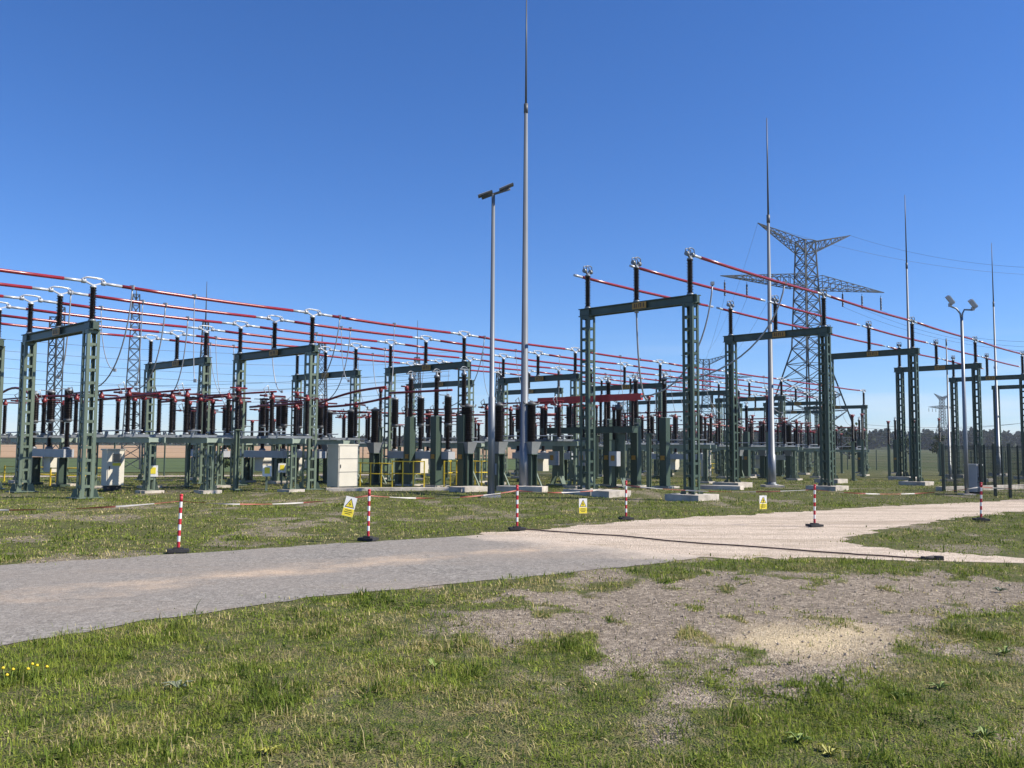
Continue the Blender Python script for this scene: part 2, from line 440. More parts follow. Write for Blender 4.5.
# ------------------------------------------------------------------ current / voltage transformers
def make_ct():
    root = empty('current_transformer')
    pb = MB()
    for sx in (-1, 1): pb.box((sx * .17, 0, .72), (.03, .34, 1.5))
    pb.box((0, 0, .72), (.31, .03, 1.5)); pb.box((0, 0, .03), (.6, .6, .1)); pb.box((0, 0, 1.485), (.5, .5, .03))
    ped = pb.build('pedestal', M['dgreen'], root)
    MB().bar((.18, 0, .95), (.75, 0, .02), .06).build('brace', M['lgreen'], ped)
    b = MB(); z0, z1 = 1.50, 2.0; a, c = .18, .30
    b.add([(-a, -a, z0), (a, -a, z0), (a, a, z0), (-a, a, z0), (-c, -c, z1), (c, -c, z1), (c, c, z1), (-c, c, z1)],
          [(3, 2, 1, 0), (4, 5, 6, 7), (0, 1, 5, 4), (1, 2, 6, 5), (2, 3, 7, 6), (3, 0, 4, 7)])
    b.build('tank', M['dtank'], root)
    ib = MB(); insulator_mb(ib, 1.5, .24, 2.0, n=14, core=.72); ib.build('insulator', M['brown'], root)
    hb = MB(); hb.lathe([(.17, 3.5), (.22, 3.52), (.22, 3.60), (.10, 3.64), (.06, 3.7)], (0, 0, 0), 14)
    for sx in (-1, 1): hb.tube([(sx * .2, 0, 3.56), (sx * .45, 0, 3.56), (sx * .5, 0, 3.66)], .03, 6)
    hb.build('head', M['dgrey'], root)
    return root
protoC = make_ct(); cmC = children_map(); CG = 'current transformers'
c0 = ng(531, 491)
for k, s in enumerate(['nearest the gravel track, right of the lightning mast', 'between lamp post and lightning mast', 'left of the lamp post']):
    place(protoC, cmC, c0 + nL * (1.83 * k), ANG_L, 'current transformer with fat brown insulator, ' + s, 'current transformer', CG)
c2 = Vector((-6.6, 42.5, 0))
for k, s in enumerate(['nearest', 'middle', 'farthest']):
    place(protoC, cmC, c2 + nL * (1.83 * k), ANG_L, 'current transformer behind the grey cabinet, %s of the three there' % s, 'current transformer', CG)
c2 = Vector((18.4, 58.5, 0))
for k, s in enumerate(['nearest', 'middle', 'farthest']):
    place(protoC, cmC, c2 + nL * (1.83 * k), ANG_L, 'current transformer left of the second tall portal, %s of the three there' % s, 'current transformer', CG)

def make_vt(hp=3.2, hi=1.75, r=.14):
    root = empty('voltage_transformer')
    pb = MB(); pb.box((0, 0, hp / 2 - .02), (.36, .36, hp - .0)); pb.box((0, 0, .05), (.6, .6, .08))
    pb.box((.19, 0, hp * .45), (.03, .22, .5)); pb.build('pedestal', M['dgreen'], root)
    MB().box((0, 0, -.02), (.95, .95, .16)).build('footing', M['concrete'], root)
    MB().box((-.2, 0, 1.35), (.05, .2, .2)).build('junction_box', M['orange'], root)
    ib = MB(); insulator_mb(ib, hi, r, hp, n=12, core=.68); ib.build('insulator', M['brown'], root)
    hb = MB(); z = hp + hi; hb.lathe([(.13, z - .02), (.13, z + .08), (.06, z + .12), (.05, z + .26)], (0, 0, 0), 12)
    hb.tube([(-.2 * math.cos(a), 0, z + .26 + .12 * math.sin(a)) for a in [math.pi * i / 8 for i in range(9)]], .022, 6)
    hb.bar((-.28, 0, z + .26), (.28, 0, z + .26), .06)
    hb.build('terminal', M['galv'], root)
    return root
protoV = make_vt(); cmV = children_map(); VG = 'voltage transformers on box pedestals'
v0 = ng(665, 488)
for k, s in enumerate(['nearest the first tall portal\'s near column', 'between the first tall portal\'s columns', 'close to the first tall portal\'s far column']):
    place(protoV, cmV, v0 + nL * (1.57 * k), ANG_L, 'slim voltage transformer on tall dark pedestal, ' + s, 'voltage transformer', VG)
v1 = ng(463, 488)
for k, s in enumerate(['just left of the lamp post', 'in front of the yellow railing', 'behind the breaker poles']):
    place(protoV, cmV, v1 + nL * (1.75 * k), ANG_L, 'slim voltage transformer on tall dark pedestal, ' + s, 'voltage transformer', VG)
for k, (px, Y, s) in enumerate([(860, 84, 'left one of a far pair before the tree line'), (896, 84, 'right one of a far pair before the tree line'),
                                (747, 62, 'far off between second tall portal\'s columns')]):
    place(protoV, cmV, at_Y(px, 460, Y), ANG_L, 'slim voltage transformer on pedestal, ' + s, 'voltage transformer', VG)

def make_unit():
    root = empty('grounding_switch')
    pb = MB()
    for sy in (-1, 1):
        pts = [(.17, 2.45), (.17, .8), (.20, .45), (.34, .05)]
        for (w0, z0), (w1, z1) in zip(pts[:-1], pts[1:]): pb.bar((0, sy * w0, z0), (0, sy * w1, z1), .34, .035)
    pb.box((0, 0, 1.55), (.03, .31, 1.7)); pb.box((0, 0, .04), (.7, .9, .06))
    ped = pb.build('pedestal', M['green'], root)
    bb = MB(); bb.box((-.33, 0, 1.30), (.3, .42, .66)); box = bb.build('control_box', M['grey'], root)
    MB().box((-.49, 0, 1.33), (.012, .2, .24)).build('warning_plate', M['orange'], box)
    tb = MB(); tb.box((0, 0, 2.60), (.42, 1.75, .26)); tb.box((0, 0, 2.745), (.5, 1.8, .03)); tb.build('platform', M['dgreen'], root)
    MB().tube([(.3, -.9, 2.9), (.3, .9, 2.9)], .02, 6).build('rail', M['galv'], root)
    ib = MB(); insulator_mb(ib, .75, .17, 2.76, n=12, core=.7); ib.cur = 1
    ib.lathe([(.15, 3.5), (.18, 3.56), (.18, 3.72), (.08, 3.76), (.06, 3.86)], (0, 0, 0), 12); ib.build('insulator', [M['brown'], M['dgrey']], root)
    for y in (-.75, .75):
        jb = MB(); insulator_mb(jb, 1.15, .095, 2.76, (0, y), n=10); jb.build('post_insulator', M['brown'], root)
    sb = MB(); sb.box((0, 0, 4.08), (.14, 2.5, .3)); sb.box((0, -.75, 3.93), (.16, .16, .06)); sb.box((0, .75, 3.93), (.16, .16, .06))
    sb.build('bar_shroud', M['shroud'], root)
    return root
protoU = make_unit(); cmU = children_map()
u0 = ng(619, 488)
for k, s in enumerate(['between the first tall portal\'s columns', 'behind the first tall portal\'s far column', 'right of the lightning mast']):
    place(protoU, cmU, u0 + nL * (1.71 * k * 1.03), ANG_L, 'switch pedestal with platform under a thick red shroud, ' + s, 'earthing switch', 'earthing switches')

def make_support(hp=2.15, hi=1.35):
    root = empty('post_insulator')
    pb = MB()
    for sx in (-1, 1): pb.box((sx * .07, 0, hp / 2 - .15), (.02, .16, hp + .3))
    pb.box((0, 0, hp / 2 - .15), (.118, .02, hp + .3)); pb.box((0, 0, hp - .01), (.3, .3, .03)); pb.box((0, 0, .04), (.34, .34, .04))
    pb.build('post', M['green'], root)
    ib = MB(); insulator_mb(ib, hi, .105, hp + .01, n=10); ib.build('insulator', M['brown'], root)
    cb = MB(); z = hp + hi; cb.lathe([(.09, z), (.1, z + .03), (.1, z + .1), (.05, z + .16)], (0, 0, 0), 10); cb.tube([(-.35, 0, z + .13), (.4, 0, z + .13)], .03, 6); cb.build('cap', M['dred'], root)
    return root
protoS = make_support(); cmS = children_map(); spots = []
for i in range(8):
    for k_ in range(3):
        spots.append(B1 + dL * (SP * i + 6.3) + nL * (1.2 + 1.9 * k_))
        spots.append(B2 + dL * (SP * i + 5.6) + nL * (.6 + 2.1 * k_))
for i in range(5):
    for k_ in range(3): spots.append(R0 + dR * (11 * i + 5.5) + nR * (5.6 + 1.9 * k_)) 
spots = [p for p in spots if -20 < 512 + F * p.x / p.y < 1040]
spots.sort(key=lambda p: p.x / p.y)
def nth(n):
    w = ['', 'first', 'second', 'third', 'fourth', 'fifth', 'sixth', 'seventh', 'eighth', 'ninth', 'tenth', 'eleventh', 'twelfth', 'thirteenth', 'fourteenth', 'fifteenth', 'sixteenth', 'seventeenth', 'eighteenth', 'nineteenth']
    tens = {2: ('twenty', 'twentieth'), 3: ('thirty', 'thirtieth'), 4: ('forty', 'fortieth'), 5: ('fifty', 'fiftieth'), 6: ('sixty', 'sixtieth')}
    if n < 20: return w[n]
    a, b = divmod(n, 10); return tens[a][1] if b == 0 else tens[a][0] + ' ' + w[b]
for i, p in enumerate(spots):
    o_ = place(protoS, cmS, p, ANG_L, 'slim red-capped post insulator on a green post, %s from the left edge' % nth(i + 1), 'post insulator', 'slim post insulators')
    o_.scale = (1, 1, random.choice((.9, 1.0, 1.0, 1.12, 1.28)))
for p_, l_ in ((Vector((-3.6, 52, 0)), 'grey circuit breaker far behind the lamp post'), (Vector((20.5, 66, 0)), 'grey circuit breaker far behind the second tall portal'), (Vector((-16.2, 50, 0)), 'grey circuit breaker far behind the second front portal'), (Vector((7.4, 63, 0)), 'grey circuit breaker far behind the first tall portal')):
    place(protoB, cmB, p_, ANG_L, l_, 'circuit breaker', BG)

# ------------------------------------------------------------------ low connecting bars (red tubes at insulator height)
def redbar(p, q, label, r=.055, sag=.0, m='dred'):
    mb = MB(); p, q = Vector(p), Vector(q); o = p.copy()
    pts = [p + (q - p) * (i / 8) + Vector((0, 0, sag * math.sin(math.pi * i / 8))) - o for i in range(9)]
    mb.tube(pts, r, 8); ob = mb.build('connecting_bar', M[m], None, o)
    return tag(ob, label, 'busbar', 'low red connecting bars')
lows = [((96, 400), 36.5, (160, 394), 33.5, 'low red bar running past the beige cabinet at insulator height', 0),
        ((0, 394), 38, (32, 396), 36, 'low dark red bar at the left edge behind the first portal', .3),
        ((36, 397), 39, (85, 395), 36.5, 'low red bar between the first portal\'s columns', 0),
        ((160, 402), 40, (228, 396), 36, 'low red bar between the beige cabinet and second front portal', 0),
        ((250, 407), 40, (302, 403), 36, 'low red bar behind the second front portal', 0),
        ((320, 403), 38, (386, 387), 35.5, 'curved red bar rising from grey cabinet to breaker pole', .12),
        ((320, 407), 40, (390, 397), 37, 'lower red bar between the grey cabinet and breaker pole', -.1),
        ((390, 393), 40, (452, 390), 38, 'dark red bar above the breaker poles', 0),
        ((743, 431), 70, (815, 432), 66, 'bright red thin bar far off by the lightning mast', 0),
        ((330, 411), 46, (470, 416), 50, 'long dull red bar behind the breaker poles', 0),
        ((470, 415), 50, (560, 414), 52, 'long dull red bar behind lamp post and mast', 0),
        ((690, 422), 58, (745, 428), 60, 'dull red bar seen left of the grey mast', 0)]
for (a, Ya, b, Yb, lab, sg) in lows:
    redbar(at_Y(a[0], a[1], Ya), at_Y(b[0], b[1], Yb), lab, .05, sg, 'red' if 'bright' in lab else 'dred')

# ------------------------------------------------------------------ droppers (hanging cables)
def dropper(pts, label, r=.022):
    P = [Vector(p) for p in pts]; o = P[0].copy(); out = []
    n = 14
    for i in range(n + 1):
        t = i / n; a, b, c, d = P
        out.append(a * (1 - t) ** 3 + b * 3 * t * (1 - t) ** 2 + c * 3 * t * t * (1 - t) + d * t ** 3 - o)
    mb = MB(); mb.tube(out, r, 6); mb.box(out[0] + Vector((0, 0, .03)), (.14, .14, .14)); mb.box(out[-1], (.1, .1, .12))
    return tag(mb.build('dropper_cable', M['cable'], None, o), label, 'cable', 'hanging dropper cables')
def on_line(base, d, n, off, z, px):
    # point on a busbar whose picture column is px
    o = base + n * off; lo, hi = -20.0, 90.0
    k = (px - 512) / F
    s = (k * o.y - o.x) / (d.x - k * d.y)
    p = o + d * s; return Vector((p.x, p.y, z))
zL = HL + INS_L + .13; zR = HR + INS_R + .13
def drop_from(p, q, lab, out=.25, r=.024):
    p, q = Vector(p), Vector(q); m = q - p
    dropper([p, p + Vector((m.x * .05, m.y * .05, m.z * .45)), p + Vector((m.x * .35, m.y * .35, m.z * 1.0)), q], lab, r)
p = on_line(R0, dR, nR, 0, zR, 787); drop_from(p, p + nR * 5.2 + Vector((-.6, 0, -3.9)), 'thick grey cable drooping from the nearest tall busbar before the grey mast', r=.035)
p = on_line(R0, dR, nR, WR / 2, zR, 714); drop_from(p, p + nR * 3.0 + Vector((-.5, 0, -4.6)), 'thick grey cable drooping beside the first tall portal\'s near column', r=.035)
p = R0 + nR * (WR / 2) + Vector((0, 0, HR - .35)); drop_from(p, p + Vector((.55, 1.2, -3.2)), 'thick grey cable hanging below the first tall portal\'s beam', r=.035)
specs = [(B1, 0, 128, -3.4, 3.0, 'longest grey cable curving down left of the beige cabinet'),
         (B1, WL / 2, 162, -3.2, 2.2, 'grey cable hanging above the beige cabinet from the middle front busbar'),
         (B1, WL, 185, -3.3, 1.6, 'grey cable hanging beside the second rear column from far front busbar'),
         (B1, WL/2, 66, -3.0, .8, 'grey cable hanging inside the first front portal'),
         (B1, 0, 338, -3.4, 3.0, 'grey cable curving down by the grey cabinet'),
         (B1, WL / 2, 349, -3.3, 2.0, 'grey cable hanging right of the grey cabinet from middle busbar'),
         (B1, 0, 484, -3.4, 2.8, 'grey cable curving down by the lamp post'),
         (B2, 0, 270, -2.8, 1.0, 'pale cable hanging inside the second front portal'),
         (B2, WL / 2, 372, -3.0, 1.4, 'grey cable hanging left of the breaker poles, from rear busbar'),
         (B2, WL, 232, -3.2, 1.2, 'thin grey cable hanging left of the second front portal'),
         (B2, 0, 384, -3.0, 1.0, 'grey cable hanging just left of the third front portal'),
         (B1, 0, 640, -2.8, 2.0, 'far grey cable drooping behind the first tall portal'),
         (B1, WL, 706, -2.8, 1.5, 'far grey cable drooping left of the second tall portal')]
for base, off, px, dz, dn, lab in specs:
    p = on_line(base, dL, nL, off, zL, px); drop_from(p, p + nL * (-dn if base is B2 else dn) + Vector((0, 0, dz)), lab)

ds = []
for i in range(0, 8):
    for base, off in ((B1, 0), (B1, WL / 2), (B1, WL), (B2, 0), (B2, WL / 2), (B2, WL)):
        if i > 1 and random.random() < .25: continue
        ds.append(base + dL * (SP * (i + random.uniform(.18, .82))) + nL * off)
ds = [p for p in ds if 0 < 512 + F * p.x / p.y < 860]; ds.sort(key=lambda p: p.x / p.y)
for i, p in enumerate(ds):
    p = Vector((p.x, p.y, zL)); drop_from(p, p + nL * random.uniform(-1.4, 1.4) + dL * random.uniform(-.8, .8) + Vector((0, 0, random.uniform(-3.6, -2.4))), 'thin dropper wire under the low red busbars, %s from the left edge' % nth(i + 1), r=.017)
for a_, l_ in ((4.2, 'green three pole disconnector between first and second tall portals'), (15.5, 'green three pole disconnector between second and third tall portals'), (26, 'green three pole disconnector between third and fourth tall portals')):
    place(protoD, cmD, R0 + dR * a_ + nR * 8.5, ANG_R, l_, 'disconnector', DG)

# ------------------------------------------------------------------ cabinets
def cabinet(name, p, rz, w, d, h, m, label, window=False, z0=.22, doors=1):
    root = empty(name, (p.x, p.y, gz(p.y)), rz)
    b = MB(); b.box((0, 0, z0 + h / 2), (w, d, h)); body = b.build('body', m, root)
    MB().box((0, 0, z0 + h + .03), (w + .08, d + .08, .06)).build('roof', m, root)
    st = MB(); st.box((0, 0, z0 / 2 - .03), (w * .8, d * .7, z0 + .04)); st.build('stand', M['rubber'], root)
    dr = MB()
    for k in range(doors):
        ww = (w - .06) / doors; x = -w / 2 + .03 + ww * (k + .5)
        dr.box((x, -d / 2 - .012, z0 + h / 2), (ww - .015, .022, h - .06))
    door = dr.build('door', m, root)
    MB().box((-w / 2 + .09, -d / 2 - .034, z0 + h * .5), (.03, .022, .14)).build('handle', M['black'], door)
    if window:
        MB().box((.03, -d / 2 - .028, z0 + h * .78), (w * .52, .012, h * .24)).build('window', M['glass'], door)
        MB().box((.03, -d / 2 - .026, z0 + h * .60), (w * .48, .01, h * .08)).build('warning_label', M['syellow'], door)
    else:
        for zz in (.36, .68): MB().box((0, -d / 2 - .026, z0 + h * zz), (w * .96, .006, .02)).build('door_seam', M['dgrey'], door)
    return tag(root, label, 'cabinet', None)
p = ground(112, 491); cabinet('control_cabinet', p, ANG_L, .68, .46, 1.36, M['beige'], 'beige control cabinet with small window and yellow label by the first portal', True)
p = ground(340, 489.5); cabinet('control_cabinet', p + Vector((0, .5, 0)), ANG_L - R(2), 1.0, .78, 1.72, M['beige'], 'tall windowless grey cabinet with one sunlit side behind the leaning yellow sign', z0=.1)
p = ground(978, 495); cabinet('control_cabinet', p + Vector((0, .3, 0)), ANG_R - R(10), .46, .45, 1.05, M['grey'], 'small grey cabinet in front of the dark mesh fence', z0=.12)
p = ground(706, 478); cabinet('control_cabinet', p, ANG_L, .5, .5, 1.7, M['beige'], 'narrow pale cabinet far behind the first tall portal', z0=.1)

def sign_box(px, yb, Yp, label):
    p = at_Y(px, yb, Yp); root = empty('junction_box', (p.x, p.y, p.z), R(20))
    MB().box((0, 0, 0), (.34, .2, .42)).build('housing', M['swhite'], root)
    MB().box((0, -.106, .02), (.2, .01, .24)).build('warning_label', M['syellow'], root)
    pb = MB(); z = gz(p.y) - p.z; pb.box((0, .125, z / 2), (.08, .04, -z + .5)); pb.build('post', M['green'], root)
    tag(root, label, 'junction box', 'small boxes with a yellow label')
sign_box(153, 471, 33.2, 'small white box with yellow label on a post beside the beige cabinet')
sign_box(267, 471, 35, 'small white box with yellow label on a post inside the second front portal')
sign_box(282, 468, 41, 'small pale box with yellow label left of the grey cabinet, behind')

# ------------------------------------------------------------------ yellow railings
def railing(p, q, label, h=1.0, posts=4):
    p, q = Vector(p), Vector(q); root = empty('safety_railing', (p.x, p.y, gz(p.y))); d = q - p; d.z = 0
    for i in range(posts):
        a = d * (i / (posts - 1)); MB().box((a.x, a.y, h / 2 - .05), (.05, .05, h + .1)).build('post', M['yellow'], root)
    for z in (h * .55, h - .03):
        MB().tube([(0, 0, z), (d.x, d.y, z)], .025, 6).build('rail', M['yellow'], root)
    tag(root, label, 'railing', 'yellow safety railings')
railing(ground(350, 486), ground(392, 488), 'yellow safety railing right beside the grey cabinet', 1.1, 5)
railing(ground(392, 489), ground(424, 490), 'yellow safety railing in front of the breaker\'s grey beam', 1.2, 4)
railing(ground(444, 489), ground(462, 487), 'yellow safety railing between breaker and lamp post', 1.2, 4)
railing(ground(462, 487), ground(488, 487), 'yellow safety railing just left of the lamp post', 1.2, 5)
railing(ground(4, 482), ground(56, 484), 'low yellow railing along the left edge behind the first portal', .8, 4)
railing(ground(50, 486), ground(110, 486), 'low yellow railing between first portal and beige cabinet', .8, 5)
railing(ground(694, 474), ground(722, 474), 'yellow railing far behind the first tall portal', .9, 4)
# concrete slabs
def slab(p, q, w, h, label):
    p, q = Vector(p), Vector(q); c = (p + q) / 2; d = q - p
    mb = MB(); mb.box((0, 0, 0), (d.length, w, h + .1)); o = mb.build('concrete_slab', M['concrete'], None, (c.x, c.y, gz(c.y) + h / 2 - .05))
    o.rotation_euler = (0, 0, math.atan2(d.y, d.x)); tag(o, label, 'concrete slab', 'concrete slabs at the switchgear')
slab(ground(326, 491), ground(470, 490), .5, .12, 'long concrete kerb slab in front of the yellow railing')
slab(ground(455, 492), ground(482, 491), .8, .2, 'short white concrete block at the foot of the lamp post')
slab(ground(500, 491), ground(545, 492), .9, .22, 'concrete block at the foot of the tall lightning mast')
slab(ground(600, 497), ground(622, 496), .9, .22, 'sunlit concrete block beside the first tall portal\'s far footing')
slab(ground(700, 489), ground(742, 490), .7, .18, 'flat concrete block between first and second tall portals')
slab(ground(940, 491), ground(1030, 489), .4, .2, 'long pale concrete strip along the fence foot')

# ------------------------------------------------------------------ masts and lamps
def mast(px, yb, label, ypole, ytop, r0=.17, Yp=None):
    p = ground(px, yb) if Yp is None else at_Y(px, 470, Yp); p = Vector((p.x, p.y, gz(p.y)))
    poleh = at_Y(px, ypole, p.y).z - p.z; top = at_Y(px, ytop, p.y).z - p.z
    root = empty('lightning_mast', p)
    mb = MB(); mb.tube([(0, 0, 0), (0, 0, poleh * .12), (0, 0, poleh * .121), (0, 0, poleh)], [r0 * 1.25, r0 * 1.2, r0 * 1.0, r0 * .45], 14)
    pole = mb.build('pole', M['galv'], root)
    mb = MB(); mb.tube([(0, 0, poleh - .05), (0, 0, poleh + .35)], r0 * .55, 10); mb.build('collar', M['dgrey'], pole)
    mb = MB(); mb.tube([(0, 0, poleh + .3), (0, 0, poleh + (top - poleh) * .6), (0, 0, top)], [.05, .035, .02], 8); mb.build('spike', M['dgrey'], root)
    fb = MB(); fb.box((0, 0, .0), (.9, .9, .2)); fb.build('footing', M['concrete'], root)
    mb = MB(); mb.lathe([(r0 * 2, .1), (r0 * 2, .14), (r0 * 1.3, .15), (r0 * 1.25, .25)], (0, 0, 0), 12); mb.build('base_flange', M['galv'], root)
    tag(root, label, 'lightning mast', 'slim lightning masts')
mast(524, 491, 'tallest grey lightning mast, right of the lamp post', 112, -6, .17)
mast(772, 486, 'grey lightning mast inside the second tall portal', 222, 118, .15, 42.5)
mast(912, 480, 'grey lightning mast behind the third tall portal', 268, 195, .13, 58)
mast(999, 476, 'grey lightning mast rising behind the mesh fence', 306, 243, .13, 71)
mast(950, 478, 'short thin mast left of the floodlight pole', 345, 338, .08, 56)

def lamp_post(px, yb):
    p = ground(px, yb); root = empty('lamp_post', p)
    mb = MB(); mb.tube([(0, 0, -.1), (0, 0, 3.6), (0, 0, 3.62), (0, 0, 11.1)], [.13, .125, .095, .065], 14); mb.build('pole', M['galv'], root)
    a = MB(); a.tube([(-.42, .15, 10.98), (0, 0, 11.1), (.62, -.15, 11.26)], .05, 8); a.build('crossarm', M['dgrey'], root)
    for (x, y, z, t) in ((-.3, .1, 11.13, .35), (.48, -.1, 11.33, .42)):
        h = MB(); tf = Matrix.Rotation(-t, 3, 'Y')
        h.box((x, y, z), (.56, .3, .055), 0, tf); h.box((x, y, z - .05), (.26, .1, .05), 0, tf)
        hd = h.build('luminaire', M['dgrey'], root)
        MB().box((x - .03, y, z + .032), (.46, .25, .012), 0, tf).build('lens', M['lens'], hd)
    MB().box((.16, 0, 1.0), (.06, .12, .4)).build('service_hatch', M['galv'], root)
    MB().box((0, 0, 0), (.7, .7, .12)).build('footing', M['concrete'], root)
    tag(root, 'slim grey lamp post with two flat luminaires on a slanted arm', 'lamp post')
lamp_post(491, 497)
def floodlight(px, yb):
    p = ground(px, yb); root = empty('floodlight_pole', p)
    k = p.y / F
    mb = MB(); mb.tube([(0, 0, -.1), (0, 0, 2), (0, 0, 7.15)], [.085, .08, .055], 12); mb.build('pole', M['galv'], root)
    for (pts, hx, hz, lab) in (([(0, 0, 6.9), (-.05, 0, 7.3), (-.2, 0, 7.5), (-.45, 0, 7.6)], -.45, 7.6, 0), ([(0, 0, 6.9), (.04, 0, 7.3), (.12, 0, 7.46), (.45, 0, 7.45)], .47, 7.45, 1)):
        MB().tube(pts, .035, 8).build('bracket', M['galv'], root)
        h = MB(); t = Matrix.Rotation(R(52), 3, 'Y') @ Matrix.Rotation(R(20), 3, 'X')
        h.box((hx, 0, hz + .25), (.38, .32, .13), 0, t)
        h.box((hx + .05, 0, hz + .24), (.26, .24, .1), 0, t); h.box((hx, 0, hz + .05), (.1, .12, .14))
        hd = h.build('floodlight', M['grey'], root)
        MB().box(Vector((hx, 0, hz + .25)) + t @ Vector((0, 0, .08)), (.35, .29, .03), 0, t).build('visor', M['swhite'], hd)  # white plate paints in the sunlit face of the head
    MB().box((0, 0, 0), (.5, .5, .1)).build('footing', M['concrete'], root)
    tag(root, 'grey pole with two upturned floodlights on curved brackets', 'floodlight pole')
floodlight(967, 495)

# ------------------------------------------------------------------ lattice masts and pylons
def lattice(mb, z0, z1, w0, w1, panels, leg, br, c=(0, 0), shrink=None):
    zs = [z0 + (z1 - z0) * i / panels for i in range(panels + 1)]
    wd = lambda z: w0 + (w1 - w0) * (z - z0) / (z1 - z0)
    corners = ((-1, -1), (1, -1), (1, 1), (-1, 1))
    P = lambda k, z: Vector((c[0] + corners[k % 4][0] * wd(z) / 2, c[1] + corners[k % 4][1] * wd(z) / 2, z))
    for k in range(4): mb.bar(P(k, z0), P(k, z1), leg)
    for a, b in zip(zs[:-1], zs[1:]):
        for k in range(4):
            mb.bar(P(k, a), P(k + 1, b), br); mb.bar(P(k + 1, a), P(k, b), br); mb.bar(P(k, b), P(k + 1, b), br)
def lattice_mast(px, Y, hz, w0, w1, spike, label, panels=12):
    p = at_Y(px, 440, Y); root = empty('lattice_mast', (p.x, p.y, gz(Y)), R(25))
    mb = MB(); lattice(mb, 0, hz, w0, w1, panels, .085, .045); mb.build('lattice_body', M['lattice'], root)
    if spike: mb = MB(); mb.tube([(0, 0, hz - .5), (0, 0, hz + spike)], [.08, .025], 6); mb.build('spike', M['lattice'], root)
    tag(root, label, 'lattice mast', 'lattice masts behind the switchgear')
lattice_mast(48, 72, 12.6, .6, .5, 0, 'narrow lattice mast seen through the first front portal', 16)
lattice_mast(56, 72, 13.4, .6, .5, 0, 'narrow lattice mast beside its twin, close to the first near column', 16)
lattice_mast(131, 78, 15.6, 1.6, .55, .6, 'tapering lattice mast behind the beige cabinet', 16)
lattice_mast(202, 85, 14.2, 1.5, .5, 4.0, 'tapering lattice mast with spike above the rear portal', 14)
lattice_mast(416, 108, 13.2, 1.5, .5, 4.6, 'lattice mast with spike behind the breaker poles', 12)
lattice_mast(320, 88, 12.6, 1.5, .6, 1.0, 'lattice mast behind the second front portal', 12)
lattice_mast(499, 95, 10.5, 1.1, .5, 1.0, 'lattice mast between lamp post and tall lightning mast', 12)

def pylon(px, Y, h, rz, label, big=True, s=1.0):
    p = at_Y(px, 440, Y); root = empty('transmission_pylon', (p.x, p.y, gz(Y)), rz)
    lg, br = (.20, .09) if big else (.20, .10)
    zw = h * .48; zt = h * .935
    mb = MB(); lattice(mb, 0, h * .22, h * .32, h * .215, 2, lg, br); lattice(mb, h * .22, zw, h * .215, h * .088, 4, lg, br); lattice(mb, zw, zt, h * .088, h * .055, 9, lg * .8, br)
    body = mb.build('tower_body', M['lattice'], root)
    # upper V arm
    def arm(zr, wr, L, ztip, zroot_top, n, name, hang=True):
        ab = MB()
        for sg in (-1, 1):
            tip = Vector((sg * L, 0, ztip)); prev = None
            roots = [Vector((sg * wr, -wr, zr)), Vector((sg * wr, wr, zr)), Vector((sg * wr, -wr, zroot_top)), Vector((sg * wr, wr, zroot_top))]
            for r_ in roots: ab.bar(r_, tip, lg * .5)
            for i in range(n + 1):
                t = i / n; q = [r_ + (tip - r_) * t for r_ in roots]
                if i < n: ab.bar(q[0], q[1], br * .8); ab.bar(q[2], q[3], br * .8); ab.bar(q[0], q[2], br * .8); ab.bar(q[1], q[3], br * .8)
                if prev:
                    ab.bar(prev[0], q[2], br * .8); ab.bar(prev[1], q[3], br * .8); ab.bar(prev[0], q[1], br * .8)
                prev = q
        return ab.build(name, M['lattice'], root)
    arm(h * .885, h * .03, h * .25, h * .985, h * .932, 7, 'upper_crossarm')
    arm(h * .735, h * .045, h * .44, h * .75, h * .785, 10, 'lower_crossarm')
    for sg in (-1, 1):
        for f_ in (.2, .31, .42):
            ib = MB(); x = sg * h * f_; z = h * .735
            ib.bar((x, 0, z), (x, 0, z - h * .01), .05)
            insulator_mb(ib, h * .055, .16, z - h * .065, (x, 0), sheds=9, n=8)
            ib.build('insulator_string', M['brown'], root)
    o = tag(root, label, 'pylon', 'transmission pylons')
    return root
HP = 34.5
py = pylon(809, 126, HP, R(24), 'big lattice pylon with V shaped top arm behind the second tall portal')
pylon(707, 262, 30, R(-20), 'small distant lattice pylon between first and second tall portals', False)
pylon(622, 520, 29, R(20), 'faint tiny lattice pylon seen through the first tall portal', False)
pylon(943, 440, 29, R(35), 'faint lattice pylon just left of the floodlight pole', False)
